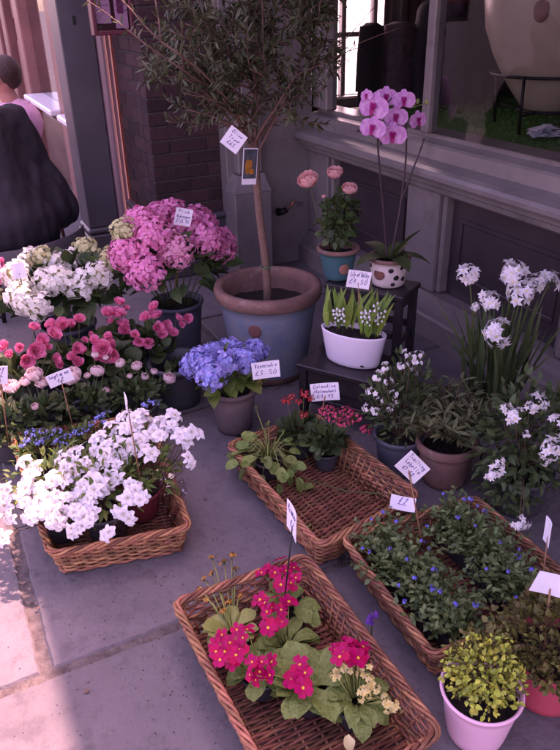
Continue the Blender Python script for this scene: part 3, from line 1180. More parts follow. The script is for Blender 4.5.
    tube(m, [(p1 + p2) / 2 + Vector((0, 0, -.01)), p2, p2 + Vector((.01, 0, .02))], .008, 6)
    m.build('tip', MT['copper'], wt)
    m = MB()
    q = (p1 + p2) / 2
    tube(m, [q, q + Vector((.11, .0, .012))], .009, 6)
    m.build('arm', MT['paint'], wt)

    # ---------------------------------------------- cafe front beyond
    cf = thing('cafe_building', 'reddish timber cafe with narrow windows and ledges painted sunlit white beyond the door pillar', 'cafe', (1.15, 7.0, 0))
    OX2, OY2 = 1.15, 7.0

    def B2(mb, x0, x1, y0, y1, z0, z1, b=.006):
        box(mb, x0 - OX2, x1 - OX2, y0 - OY2, y1 - OY2, z0, z1, b=b)
    for a, b, xx in ((4.93, 5.14, 1.02), (6.0, 6.25, 1.06), (7.7, 8.0, 1.06), (8.5, 8.8, 1.03), (9.4, 9.7, 1.06)):
        m = MB()
        B2(m, xx, 1.3, a, b, 0, 2.7, b=.012)
        m.build('timber_post', MT['pinkwood'], cf, smooth=False)
    for a, b in ((8.02, 8.48), (8.82, 9.38), (9.72, 10.8)):
        m = MB()
        B2(m, 1.12, 1.28, a, b, 0, 2.7, b=.01)
        for k in range(2):
            B2(m, 1.1, 1.119, a + .08, b - .08, .2 + k * 1.2, 1.2 + k * 1.2, b=.009)
        m.build('timber_panel', MT['pinkwood'], cf, smooth=False)
    for a, b in ((5.16, 5.98), (6.27, 7.68)):
        m = MB()
        B2(m, 1.14, 1.28, a, b, 0, .7, b=.01)
        B2(m, 1.11, 1.138, a + .1, b - .1, .12, .6, b=.012)
        m.build('stall_board', MT['brownwood'], cf, smooth=False)
        m = MB()
        B2(m, .98, 1.28, a, b, .702, .752, b=.012)
        m.build('ledge', MT['ledge_sun_white'], cf, smooth=False)
        m = MB()
        B2(m, 1.16, 1.166, a, b, .754, 2.4, b=.001)
        m.build('window_glass', MT['glassm'], cf, smooth=False)
    m = MB()
    B2(m, 1.0, 1.3, 4.93, 10.8, 2.702, 3.0, b=.02)
    m.build('fascia', MT['pinkwood'], cf, smooth=False)
    m = MB()
    B2(m, 1.302, 4.2, 5.2, 10.8, 0, 2.95, b=.02)
    m.build('interior_block', MT['brownwood'], cf, smooth=False)


def glass_mat(name, tint=(1, 1, 1), mirror=False, mix=.75):
    m = bpy.data.materials.new(name)
    m.use_nodes = True
    N, Lk = m.node_tree.nodes, m.node_tree.links
    N.remove(N['Principled BSDF'])
    tr = N.new('ShaderNodeBsdfTransparent')
    tr.inputs[0].default_value = (*tint, 1)
    gl = N.new('ShaderNodeBsdfGlossy')
    gl.inputs['Roughness'].default_value = .01
    fr = N.new('ShaderNodeFresnel')
    ge = N.new('ShaderNodeNewGeometry')
    mr = N.new('ShaderNodeMapRange')      # a thin pane reflects alike from both faces
    mr.inputs[3].default_value, mr.inputs[4].default_value = 1.3, 1 / 1.3
    Lk.new(ge.outputs['Backfacing'], mr.inputs[0])
    Lk.new(mr.outputs[0], fr.inputs[0])
    mx = N.new('ShaderNodeMixShader')
    if mirror:
        mx.inputs[0].default_value = mix
    else:
        Lk.new(fr.outputs[0], mx.inputs[0])
    Lk.new(tr.outputs[0], mx.inputs[1])
    Lk.new(gl.outputs[0], mx.inputs[2])
    Lk.new(mx.outputs[0], N['Material Output'].inputs[0])
    return m


def emit_mat(name, col, s):
    m = bpy.data.materials.new(name)
    m.use_nodes = True
    b = m.node_tree.nodes['Principled BSDF']
    b.inputs['Base Color'].default_value = (.8, .8, .8, 1)
    b.inputs['Emission Color'].default_value = (*col, 1)
    b.inputs['Emission Strength'].default_value = s
    return m


MT['glass'] = glass_mat('window glass', (.86, .88, .88))
MT['glassm'] = glass_mat('dark cafe glass', (.5, .5, .5), mirror=True)
MT['glow_pane'] = emit_mat('pane glowing for daylight', (.95, .97, 1), 1.3)  # pane emits by itself in place of daylight behind the window
MT['pinkgloss'] = material('pinkish gloss paint', (.26, .16, .17), rough=.22, spec=.6, bump=.05)
MT['darkred'] = material('dark red frame', (.12, .025, .035), rough=.35)
MT['pinkpaper'] = material('pink paper', (.62, .3, .44), rough=.7)
MT['wine'] = material('wine ink', (.2, .03, .1), rough=.7)
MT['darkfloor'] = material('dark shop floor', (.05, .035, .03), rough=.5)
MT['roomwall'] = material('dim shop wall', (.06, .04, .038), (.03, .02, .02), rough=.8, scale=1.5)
MT['turf'] = leaf_mat('artificial turf', (.03, .15, .022), isl=.4, tr=.1)
MT['urn'] = material('buff urn glaze', (.4, .3, .23), (.33, .24, .18), rough=.35, scale=4, bump=.06, bscale=40)
MT['canvas'] = material('wine canvas', (.1, .022, .035), (.085, .02, .03), rough=.9, scale=3, transl=.12)
MT['iron'] = material('black iron', (.015, .012, .013), rough=.45, metal=.5)
MT['copper'] = material('copper', (.4, .14, .07), rough=.4, metal=.6)
MT['drape'] = material('brown drape', (.07, .04, .035), (.05, .028, .026), rough=.9, scale=10)
MT['coat'] = material('black wool', (.014, .012, .016), rough=.95, bump=.4, bscale=250)
MT['coat2'] = material('dark patterned wool', (.02, .018, .024), (.08, .04, .05), rough=.95, scale=22)
MT['pinkwood'] = material('reddish timber', (.3, .115, .1), (.2, .075, .065), rough=.4, scale=3, bump=.1)
MT['brownwood'] = material('glossy brown board', (.13, .05, .03), (.06, .022, .015), rough=.35, spec=.45, scale=5, bump=.3, bscale=9)
MT['ledge_sun_white'] = material('ledge white standing for sun', (.8, .74, .74), rough=.3)  # white stands in for sunlight the ledge does not receive
setting()


# ================================================================== PEOPLE
def fused(parts, vox, name, mats, parent, smooth=6, paint=None, folds=0.0):
    """parts: list of (a, b, ra, rb) tapered capsules or ('e', centre, radii) ellipsoids, fused into ONE continuous surface"""
    mb = MB()
    for p in parts:
        if p[0] == 'e':
            _, c, r = p
            prof = [(max(.0005, math.sin(math.pi * i / 14)), -math.cos(math.pi * i / 14)) for i in range(15)]
            vs, fs = [], []
            n = 22
            for (rr, zz) in prof:
                for k in range(n):
                    t = 2 * math.pi * k / n
                    vs.append((c[0] + r[0] * rr * math.cos(t), c[1] + r[1] * rr * math.sin(t), c[2] + r[2] * zz))
            for j in range(14):
                for k in range(n):
                    fs.append((j * n + k, j * n + (k + 1) % n, (j + 1) * n + (k + 1) % n, (j + 1) * n + k))
            fs.append(tuple(range(n - 1, -1, -1)))
            fs.append(tuple(14 * n + k for k in range(n)))
            mb.add(vs, fs)
        else:
            a, b, ra, rb = Vector(p[0]), Vector(p[1]), p[2], p[3]
            d = (b - a)
            L = d.length
            d.normalize()
            pts, rs = [], []
            for i in range(5):
                t = math.pi / 2 * i / 4
                pts.append(a - d * ra * math.cos(t))
                rs.append(max(.0005, ra * math.sin(t)))
            for i in range(5):
                t = math.pi / 2 * (4 - i) / 4
                pts.append(b + d * rb * math.cos(t))
                rs.append(max(.0005, rb * math.sin(t)))
            x = d.orthogonal().normalized()
            y = d.cross(x)
            n = 18
            vs = [p_ + x * (r * math.cos(2 * math.pi * k / n)) + y * (r * math.sin(2 * math.pi * k / n)) for p_, r in zip(pts, rs) for k in range(n)]
            fs = []
            for j in range(len(pts) - 1):
                for k in range(n):
                    fs.append((j * n + k, j * n + (k + 1) % n, (j + 1) * n + (k + 1) % n, (j + 1) * n + k))
            fs.append(tuple(range(n - 1, -1, -1)))
            fs.append(tuple((len(pts) - 1) * n + k for k in range(n)))
            mb.add(vs, fs)
    me = mb.mesh(name + ' rough', mats)
    o = bpy.data.objects.new(name + '_tmp', me)
    C.objects.link(o)
    r = o.modifiers.new('r', 'REMESH')
    r.mode = 'VOXEL'
    r.voxel_size = vox
    r.use_smooth_shade = True
    s = o.modifiers.new('s', 'SMOOTH')
    s.iterations = smooth
    s.factor = .5
    dg = bpy.context.evaluated_depsgraph_get()
    me2 = bpy.data.meshes.new_from_object(o.evaluated_get(dg))
    me2.name = name
    bpy.data.objects.remove(o)
    me2.materials.clear()
    for m in mats:
        me2.materials.append(m)
    if folds:   # cloth folds running down the garment
        nn = [v.normal.copy() for v in me2.vertices]
        for v, q in zip(me2.vertices, nn):
            c = v.co
            w = noise.noise((c.x * 11, c.y * 11, c.z * 3)) + .5 * noise.noise((c.x * 24 + 7, c.y * 24, c.z * 9))
            v.co = c + q * (folds * w)
    if paint:
        for p in me2.polygons:
            p.material_index = paint(p.center)
    return put(name, me2, parent)


MT['skin'] = material('skin', (.5, .22, .16), (.44, .18, .13), rough=.5, scale=12)
MT['hair'] = material('dark brown hair', (.035, .014, .011), (.06, .024, .017), rough=.55, scale=60, bump=.6, bscale=120)
MT['shirt'] = material('pink shirt', (.82, .42, .54), (.78, .36, .5), rough=.8, scale=8, bump=.25, bscale=25)
MT['trouser'] = material('dark trousers', (.03, .03, .045), rough=.9)
MT['darkcoat'] = material('dark coat', (.016, .012, .018), (.01, .008, .012), rough=.8, scale=5, bump=1.0, bscale=11)
MT['red_backlight'] = material('red backlight colour', (.1, .02, .022), rough=.9, bump=.3)
MT['greyseat'] = material('grey chair panel', (.06, .052, .06), rough=.5)


def head_parts(h, f, side):
    """h: head centre, f: facing unit vector, side: unit vector to the person's left"""
    h, f, side = Vector(h), Vector(f), Vector(side)
    up = Vector((0, 0, 1))
    return [('e', h, (.078, .078, .11)), ('e', h - f * .02 + up * .02, (.078, .085, .095)), ('e', h + f * .035 - up * .055, (.05, .05, .06)),
            (h + f * .085 + up * .005, h + f * .1 - up * .025, .009, .014),
            (h + f * .078 - up * .05, h + f * .08 - up * .056, .016, .016),
            ('e', h + side * .08 - up * .005, (.014, .016, .03)), ('e', h - side * .08 - up * .005, (.014, .016, .03)),
            (h + side * .032 + f * .07 + up * .02, h - side * .032 + f * .07 + up * .02, .016, .016)]


def hand_parts(p, d, side, up):
    """palm and five fingers; p wrist, d pointing direction"""
    p, d, side, up = Vector(p), Vector(d).normalized(), Vector(side).normalized(), Vector(up).normalized()
    out = [(p, p + d * .03, .024, .028), ('e', p + d * .055, (.035, .035, .022))]
    for k, (s, L) in enumerate(((-.027, .055), (-.009, .068), (.009, .072), (.026, .062))):
        b = p + d * .075 + side * s
        m = b + d * L * .55 - up * .006
        out += [(b, m, .0085, .008), (m, m + d * L * .4 - up * .022, .008, .0065)]
    b = p + d * .03 - side * .03
    out += [(b, b + d * .03 - side * .02, .011, .009), (b + d * .03 - side * .02, b + d * .055 - side * .02 - up * .01, .009, .0075)]
    return out


def man():
    root = thing('person', 'man with short dark hair in a pink shirt seated beyond the dark coat', 'person', (.53, 5.0, 0))
    f = Vector((-.93, .37, 0))
    s = Vector((-.37, -.93, 0))  # his left
    up = Vector((0, 0, 1))
    H = Vector((.0, 0, 1.115))
    hip = Vector((0, 0, .53))
    sh = Vector((.02, 0, .90)) - f * .03
    legs = []
    for q in (1, -1):
        k = hip + s * .12 * q + f * .42 - up * .02
        an = k - up * .43 - f * .04
        legs += [(hip + s * .09 * q, k, .085, .06), (k, an, .058, .04), (an - up * .02, an + f * .14 - up * .055, .038, .03)]
    arms, hands = [], []
    for q in (1, -1):
        a = sh + s * .185 * q
        e = a - up * .27 + f * .06 + s * .04 * q
        w = e + f * .23 + up * .02 - s * .08 * q
        arms += [(a, e, .052, .042), (e, w, .04, .028)]
        hands += hand_parts(w, f, -s * q, up)
    torso = [(hip, hip + up * .2, .14, .125), (hip + up * .2, sh - up * .06, .125, .14), (sh + s * .1 - up * .05, sh - s * .1 - up * .05, .09, .09), (sh + s * .17, sh - s * .17, .055, .055)]
    neck = [(sh, H - up * .06, .06, .052)]
    body = fused(torso + neck + arms + hands + legs + head_parts(H, f, s), .0075, 'body', [MT['skin']], root)
    gr = lambda L, e: [(p[0], p[1], p[2] + e, p[3] + e) for p in L]
    fused(gr(torso, .014) + gr([arms[0], arms[2]], .014) + gr([arms[1], arms[3]], .012), .011, 'shirt', [MT['shirt']], root, smooth=3, folds=.01)
    m = MB()
    n = 20
    nb = sh + Vector((0, 0, .055)) - f * .005
    vs, fs = [], []
    for j, (rr, z) in enumerate(((.083, -.035), (.075, .022), (.085, .018), (.098, -.03))):
        for k in range(n):
            t = 2 * math.pi * k / n
            vs.append(nb + Vector((rr * math.cos(t), rr * math.sin(t), z)))
    for j in range(3):
        for k in range(n):
            fs.append((j * n + k, j * n + (k + 1) % n, (j + 1) * n + (k + 1) % n, (j + 1) * n + k))
    m.add(vs, fs)
    m.build('collar', MT['shirt'], root)
    fused([('e', H - f * .028 + up * .035, (.094, .094, .098)), ('e', H - f * .045 + up * .0, (.076, .076, .07))], .008, 'hair', [MT['hair']], root, smooth=2)
    fused(gr([p for i, p in enumerate(legs) if i % 3 != 2], .014) + [(hip, hip + up * .03, .16, .15)], .012, 'trousers', [MT['trouser']], root, smooth=3)
    chair('wooden cafe chair under the man in the pink shirt', (.53, 5.0), math.atan2(f.y, f.x), MT['brownwood'], hoop=False)


def chair(label, c, ang, mat, seat_mat=None, hoop=True, panel=False):
    root = thing('cafe_chair', label, 'chair', (c[0], c[1], 0), ang, 'cafe chairs outside')
    m = MB()
    lathe(m, [(.001, .405), (.2, .405), (.212, .415), (.212, .43), (.2, .44), (.001, .436)], n=36)
    m.build('seat', seat_mat or mat, root)
    for x, y in ((.15, .14), (.15, -.14), (-.14, .14), (-.14, -.14)):
        m = MB()
        tube(m, [(x, y, .41), (x * 1.25, y * 1.25, 0)], .016, 8, r2=.012)
        m.build('leg', mat, root)
    if not hoop:
        return root
    m = MB()
    pts = [(-.16, -.19, .42)] + [(-.2 - .03 * math.sin(math.pi * k / 16), -.2 * math.cos(math.pi * k / 16), .42 + .4 * math.sin(math.pi * k / 16) ** .6) for k in range(17)] + [(-.16, .19, .42)]
    tube(m, pts, .014, 8)
    m.build('back_hoop', mat, root)
    m = MB()
    tube(m, [(.19 * math.cos(k * math.pi / 16), .19 * math.sin(k * math.pi / 16), .26) for k in range(33)], .009, 6)
    m.build('stretcher_ring', mat, root)
    return root


def woman():
    root = thing('person', 'person seated with back turned in a wide dark coat at the left edge', 'person', (.3, 4.0, 0))
    f = Vector((-.25, .97, 0))
    s = Vector((-.97, -.25, 0))
    up = Vector((0, 0, 1))
    H = Vector((-.03, .04, 1.25))
    hip = Vector((.0, 0, .5))
    sh = Vector((-.02, 0, .99))
    legs = []
    for q in (1, -1):
        k = hip + s * .12 * q + f * .42
        an = k - up * .43 - f * .02
        legs += [(hip + s * .1 * q, k, .085, .058), (k, an, .055, .036), (an - up * .02, an + f * .13 - up * .045, .034, .028)]
    arms, hands = [], []
    for q in (1, -1):
        a = sh + s * .17 * q
        e = a - up * .28 + s * .1 * q + f * .03
        w = e + f * .22 + up * .01 - s * .1 * q
        arms += [(a, e, .05, .04), (e, w, .038, .026)]
        hands += hand_parts(w, f, -s * q, up)
    torso = [(hip, hip + up * .22, .15, .115), (hip + up * .22, sh - up * .06, .115, .13), (sh + s * .15, sh - s * .15, .055, .055)]
    body = fused(torso + [(sh, H - up * .06, .055, .048)] + arms + hands + legs + head_parts(H, f, s), .008, 'body', [MT['skin']], root)
    coat = [(sh + s * .15, sh - s * .15, .075, .075), (sh - up * .08, hip + up * .1, .155, .21), (hip + up * .1, hip - up * .03 - f * .04, .23, .26)]
    for q, w in ((1, 1), (-1, 1)):
        a, e = arms[0 if q == 1 else 2][0], arms[0 if q == 1 else 2][1]
        coat += [(a, e, .072, .085), (e, arms[1 if q == 1 else 3][1] - f * .05, .07, .05), (e, hip - s * .3 * -q * 1 + up * .0 - f * .06, .1, .09), (sh - up * .1, hip + s * .26 * q + up * .02 - f * .05, .12, .12)]
    fused(coat, .012, 'coat', [MT['darkcoat']], root, smooth=5, folds=.022)
    fused([('e', H - f * .025 + up * .02, (.1, .105, .115)), (H - f * .05, sh - f * .1 - up * .0, .085, .06)], .009, 'hair', [MT['hair']], root, smooth=2)
    ch = chair('dark armchair carrying the person in the wide dark coat', (.3, 4.0), math.atan2(f.y, f.x), MT['blackwood'], MT['greyseat'], hoop=False)
    m = MB()
    ring = [rad(120 + 125 * k / 12) for k in range(13)]
    vs = [(.335 * math.cos(t), .405 * math.sin(t), z) for t in ring for z in (.25, .42)] + [(.345 * math.cos(t), .415 * math.sin(t), z) for t in ring for z in (.25, .42)]
    fs = []
    for k in range(12):
        fs += [(2 * k, 2 * k + 1, 2 * k + 3, 2 * k + 2), (26 + 2 * k, 26 + 2 * k + 2, 26 + 2 * k + 3, 26 + 2 * k + 1), (2 * k, 2 * k + 2, 26 + 2 * k + 2, 26 + 2 * k), (2 * k + 1, 26 + 2 * k + 1, 26 + 2 * k + 3, 2 * k + 3)]
    m.add(vs, fs)
    m.build('back_panel', MT['greyseat'], ch)


def shop_person():
    p = WY(448, 60, 3.9)
    root = thing('person', 'standing figure in dark clothes with painted red back light inside the shop behind the glass', 'person', (p.x, 3.9, .02))
    f = Vector((0, -1, 0))
    s = Vector((1, 0, 0))
    up = Vector((0, 0, 1))
    H = Vector((0, 0, 1.6))
    hip = Vector((0, 0, .92))
    sh = Vector((0, 0, 1.4))
    legs, arms, hands = [], [], []
    for q in (1, -1):
        k = hip + s * .1 * q - up * .45
        an = k - up * .4
        legs += [(hip + s * .085 * q, k, .085, .058), (k, an, .055, .038), (an - up * .02, an + f * .15 - up * .045, .034, .026)]
        a = sh + s * .18 * q
        e = a - up * .28 + s * .05 * q
        w = e - up * .24 + f * .06
        arms += [(a, e, .05, .04), (e, w, .038, .026)]
        hands += hand_parts(w, -up, f, s * q)
    torso = [(hip, hip + up * .2, .14, .12), (hip + up * .2, sh - up * .07, .12, .14), (sh + s * .16, sh - s * .16, .055, .055)]
    fused(torso + [(sh, H - up * .06, .055, .05)] + arms + hands + legs + head_parts(H, f, s), .009, 'body', [MT['skin']], root)
    gr = lambda L, e: [(q[0], q[1], q[2] + e, q[3] + e) for q in L]
    fused(gr(torso, .02) + gr(arms, .018), .013, 'jacket', [MT['darkcoat']], root, smooth=3)
    m = MB()
    tube(m, [sh + Vector((.085 * math.cos(t), .085 * math.sin(t), .05)) for t in [k * math.pi / 10 for k in range(21)]], .022, 8)
    m.build('collar', MT['red_backlight'], root)  # ring coloured red for the light catching the shoulders from behind
    fused([('e', H - f * .025 + up * .03, (.095, .095, .105))], .009, 'hair', [MT['hair']], root, smooth=2)
    fused(gr([q for i, q in enumerate(legs) if i % 3 != 2], .018) + [(hip, hip + up * .02, .15, .15)], .013, 'trousers', [MT['trouser']], root, smooth=3)


man()
woman()
shop_person()


# ================================================================== CAMERA, LIGHT
def camera_light():
    cam = bpy.data.cameras.new('camera')
    co = bpy.data.objects.new('camera', cam)
    C.objects.link(co)
    X = Vector((AX[0][0], AX[1][0], AX[2][0]))
    Yd = Vector((AX[0][1], AX[1][1], AX[2][1]))
    Zf = Vector((AX[0][2], AX[1][2], AX[2][2]))
    M = Matrix((X, -Yd, -Zf)).transposed().to_4x4()
    M.translation = (0, 0, EYE)
    co.matrix_world = M
    cam.sensor_fit = 'VERTICAL'
    cam.sensor_height = 24
    cam.lens = 24 * 700 / 750
    cam.clip_start = .05
    cam.clip_end = 1000
    SC.camera = co
    el, az = rad(63.5), rad(12)   # towards the sun: +x, a little +y
    d = Vector((math.cos(el) * math.cos(az), math.cos(el) * math.sin(az), math.sin(el)))
    sl = bpy.data.lights.new('sun', 'SUN')
    sl.energy = SUN
    sl.angle = rad(1.2)
    sl.color = (1, .9, .8)
    so = bpy.data.objects.new('sun', sl)
    C.objects.link(so)
    so.rotation_euler = d.to_track_quat('Z', 'Y').to_euler()
    w = bpy.data.worlds.new('World')
    SC.world = w
    w.use_nodes = True
    N, Lk = w.node_tree.nodes, w.node_tree.links
    sky = N.new('ShaderNodeTexSky')
    sky.sky_type = 'NISHITA'
    sky.sun_disc = False
    sky.sun_elevation = el
    sky.sun_rotation = rad(90) - az
    sky.dust_density = 2.0
    Lk.new(sky.outputs[0], N['Background'].inputs[0])
    N['Background'].inputs[1].default_value = SKY
    v = SC.view_settings
    v.view_transform = 'Standard'
    v.look = 'None'
    v.gamma = 1
    v.use_curve_mapping = False
    v.exposure = EXPO
    v.use_white_balance = True
    v.white_balance_temperature = WBT
    v.white_balance_tint = WBI


SUN, SKY, EXPO, WBT, WBI = 2.7, .15, 2.25, 8100, 82
camera_light()


# ================================================================== PLANTS
def olive():
    c = Vector((1.2, 2.6, 0))
    root = thing('potted_olive_tree', 'olive standard tree in a big blue grey terracotta pot against the end wall', 'olive tree', c)
    H = .425
    mb = MB()
    prof = [(.001, .004), (.15, .0), (.163, .006), (.166, .035), (.168, .045)]
    mis = [1, 1, 1, 0]
    for i in range(1, 10):
        z = .045 + (H - .06 - .045) * i / 9
        prof.append((.168 + .045 * (z - .045) / .32, z))
        mis.append(0)
    prof += [(.222, H - .058), (.232, H - .05), (.236, H - .02), (.232, H - .004), (.222, H), (.204, H), (.196, H - .008), (.192, H - .05), (.186, H - .16)]
    mis += [1] * 9
    lathe(mb, prof, n=64, mis=mis)
    mb.build('pot', [MT['glaze'], MT['terra_d']], root)
    s = MB()
    disc(s, (0, 0, H - .1), .19, 30, rough=.006)
    s.build('soil', MT['soil'], root)
    spot(root, rad(228), .285, .202, .028, .03, MT['seal'])
    # trunk
    top = Vector((-.04, 0, 1.0))
    m = MB()
    pts = []
    for i in range(15):
        t = i / 14
        p = Vector((.0, 0, H - .12)) + (top - Vector((0, 0, H - .12))) * t
        pts.append(p + Vector((.006 * math.sin(t * 7), .006 * math.cos(t * 5), 0)))
    tube(m, pts, .0185, 10, r2=.0135)
    m.build('trunk', MT['bark'], root)
    tie = MB()
    q = pts[4]
    tube(tie, [q + Vector((.021 * math.cos(a), .021 * math.sin(a), .004 * math.sin(a))) for a in [k * math.pi / 8 for k in range(17)]], .003, 5)
    tube(tie, [q + Vector((-.02, -.01, 0)), q + Vector((-.035, -.025, .012))], .0025, 5)
    tie.build('tie', MT['tie'], root)
    # limbs and crown
    lim, lf = MB(), MB()

    def grow(p, d, L, r, depth):
        n = 6
        pts = [p]
        dd = d.normalized()
        for i in range(n):
            dd = (dd + rdir() * .16 + Vector((0, 0, .05 if depth < 2 else -.03))).normalized()
            pts.append(pts[-1] + dd * (L / n))
        tube(lim, pts, r, 6 if depth < 2 else 4, r2=r * .5)
        if depth >= 2:
            for i in range(1, n + 1):
                if pts[i].x > .24 + .1 * random.random():
                    continue
                for _ in range(2 if depth == 2 else 4):
                    a = (pts[i] - pts[i - 1]).normalized()
                    side = a.cross(rdir()).normalized()
                    ld = side + a * R(.3, 1.2)
                    m_ = frame_of(pts[i] - (pts[i] - pts[i - 1]) * random.random(), ld, Vector((0, 0, 1)) + rdir() * .7)
                    l = R(.028, .048)
                    leaf(lf, m_, l, l * R(.2, .28), bend=R(-.2, .6), fold=.15, n=3, shape='lance')
        if depth < 3:
            k = (7, 5, 4)[depth]
            for j in range(k):
                i = random.randint(2, n) if depth else random.randint(3, n)
                nd = (pts[i] - pts[i - 1]).normalized() * R(.5, 1.0) + rdir(-.45) * R(.6, 1.0)
                grow(pts[i], nd, L * R(.6, .85), r * .5, depth + 1)
    for k in range(5):
        a = 2 * math.pi * k / 5 + R(-.3, .3)
        grow(top + Vector((0, 0, -.05 + .015 * k)), Vector((math.cos(a) * .75, math.sin(a) * .75, R(1.0, 1.7))), R(.24, .31), .0068, 1)
    grow(top - Vector((0, 0, .02)), Vector((-.02, .05, 1)), .34, .012, 0)
    for (u, v) in ((190, 105), (178, 75), (168, 40), (205, 112), (312, 40), (165, 15)):
        e = WY(u, v, 2.6 + R(-.12, .1)) - c
        q = top + Vector((0, 0, R(0, .12)))
        grow(q, e - q + Vector((0, 0, .03)), (e - q).length * .98, .006, 2)
    lim.build('limbs', MT['bark'], root)
    lf.build('crown', MT['olive_leaf'], root)
    # tags
    t1 = WY(234, 140, 2.4)
    tg = thing('plant_tag', 'square white price tag hanging cornerwise from the olive tree trunk', 'price tag', t1, rad(-14), 'tags on the olive tree')
    m = MB()
    box(m, -.036, .036, -.0007, .0007, -.036, .036, b=.0003)
    M = Matrix.Rotation(rad(40), 4, 'Y')
    cd = put('card', m.mesh('card', [MT['card']], False), tg, M=M)
    lt = lettering(['Olive', 'Tree', '£65'], .05, .06)
    lt.v = [(x, y - .0012, z) for x, y, z in lt.v]
    put('lettering', lt.mesh('lettering', [MT['ink']], False), cd)
    m = MB()
    tube(m, [(0, 0, .047), (.02, .02, .07), (.06, .04, .075)], .001, 4)
    m.build('string', MT['stick'], tg)
    t2 = WY(250, 167, 2.565)
    tg = thing('plant_tag', 'tall photo label with an amber picture and white foot tied to the olive tree trunk', 'plant label', t2, rad(10), 'tags on the olive tree')
    M = Matrix.Rotation(rad(7), 4, 'Y')
    m = MB()
    box(m, -.034, .034, -.0007, .0007, -.068, .07, b=.0003)
    cd = put('card', m.mesh('card', [MT['card']], False), tg, M=M)
    m = MB()
    box(m, -.031, .031, -.0016, -.0008, -.045, .066, b=.0003)
    put('photo', m.mesh('photo', [MT['photo']], False), cd)
    m = MB()
    for (x, z, rx, rz) in ((-.012, .0, .012, .03), (.002, .01, .008, .016), (.008, -.018, .012, .012)):
        m.add([(x + rx * math.cos(k * .4488), -.0021 - .0001 * rx, z + rz * math.sin(k * .4488)) for k in range(14)], [tuple(range(14))])
    put('picture', m.mesh('picture', [MT['amber']], False), cd)
    m = MB()
    tube(m, [(0, .0, .07), (.004, .03, .085)], .001, 4)
    m.build('string', MT['stick'], tg)


MT['photo'] = material('dark photo print', (.03, .04, .05), (.09, .11, .13), rough=.3, scale=25)
MT['amber'] = material('amber print', (.5, .2, .03), (.3, .1, .02), rough=.3, scale=50)
olive()


def simple_leafy(root, c, rr, n, L, Wd, mat, name='foliage', **kw):
    mb = MB()
    mound(mb, c, rr, n, L, Wd, **kw)
    return mb.build(name, mat, root)


# ---- hydrangeas
def hydrangea(label, c, potp, heads, leafmat, pr=(.11, .085, .2), zc=.38, rr=(.24, .2, .2), n=150, L=.095, Wd=.065, group=None, potmat='plastic_b'):
    root = thing('potted_hydrangea', label, 'hydrangea', c, 0, group)
    pot(root, pr[0], pr[1], pr[2], MT[potmat], rim=.02, rimout=.006)
    mb = MB()
    mound(mb, (0, 0, zc), rr, n, L, Wd, up=.1, zmin=-.5, inner=.5, jit=.4, shape='ovate', n_=0) if False else mound(mb, (0, 0, zc), rr, n, L, Wd, up=.1, zmin=-.5, inner=.5, jit=.4)
    mb.build('foliage', MT[leafmat], root)
    st = MB()
    for protos, pts, s in heads:
        blooms(root, 'flower_head', protos, pts, up=.35, s=(.95, 1.08), stems=st, base=(0, 0, pr[2] - .03), center=Vector(c) + Vector((0, 0, zc - .05)), sr=.003)
    st.build('stems', MT['stem'], root)
    return root


c = Vector((.9, 2.98, 0))
pts = [WY(u, v, y) for u, v, y in ((153, 236, 2.85), (146, 272, 2.8), (176, 251, 2.82), (126, 254, 2.9), (140, 222, 2.98), (208, 240, 2.88), (187, 226, 2.98), (221, 245, 2.95), (158, 217, 3.06), (200, 222, 3.05), (172, 214, 3.12))]
hydrangea('pink mophead hydrangea with a full dome of flowers in a dark blue grey pot', c, None, [(HP, pts, 1), (HG, [WY(123, 231, 2.95)], 1)], 'dark_leaf', pr=(.12, .095, .27), zc=.44, rr=(.27, .22, .18), n=170)
c = Vector((.4, 3.02, 0))
pts = [WY(u, v, y) for u, v, y in ((17, 276, 2.95), (50, 264, 3.05), (44, 284, 2.9), (60, 281, 2.9), (21, 296, 2.85), (35, 306, 2.82), (80, 285, 2.9), (97, 276, 2.92), (31, 262, 3.1), (66, 262, 3.1))]
hydrangea('white mophead hydrangea with creamy lime tinted heads left of the pink one', c, None, [(HW, pts, 1), (HG, [WY(110, 260, 2.98), WY(86, 248, 3.1), WY(40, 258, 3.05)], 1)], 'dark_leaf', pr=(.12, .095, .25), zc=.4, rr=(.27, .2, .17), n=180)
c = Vector((-.02, 3.12, 0))
pts = [c + Vector((x, y, z)) for x, y, z in ((.1, -.12, .5), (.02, -.15, .53), (-.1, -.1, .5), (0, 0, .57), (-.15, .02, .5), (.13, .04, .53))]
hydrangea('pink hydrangea mostly cut off by the left edge of the picture', c, None, [(HP, pts, 1)], 'dark_leaf', pr=(.12, .095, .25), zc=.4, rr=(.17, .17, .17), n=120)
c = Vector((.86, 2.22, 0))
pts = [WY(u, v, y) for u, v, y in ((199, 360, 2.2), (213, 352, 2.28), (224, 364, 2.12), (211, 376, 2.08), (256, 352, 2.24), (238, 357, 2.18), (229, 349, 2.3), (192, 366, 2.26), (207, 368, 2.12), (247, 361, 2.14))]
hydrangea('small blue hydrangea in a grey brown clay pot in front of the olive pot', c, None, [(HB, pts, 1)], 'mid_leaf', pr=(.092, .068, .19), zc=.25, rr=(.16, .14, .09), n=110, L=.075, Wd=.05, potmat='clay_g')

# ---- empty plastic pot behind it
c = Vector((.735, 2.52, 0))
root = thing('plastic_pot', 'plain dark plastic pot with a wide lip left of the blue hydrangea', 'plant pot', c)
pot(root, .115, .085, .2, MT['plastic_d'], rim=.022, rimout=.01, soilz=.13)
simple_leafy(root, (0, 0, .15), (.07, .07, .05), 30, .05, .035, MT['dark_leaf'], up=.4)


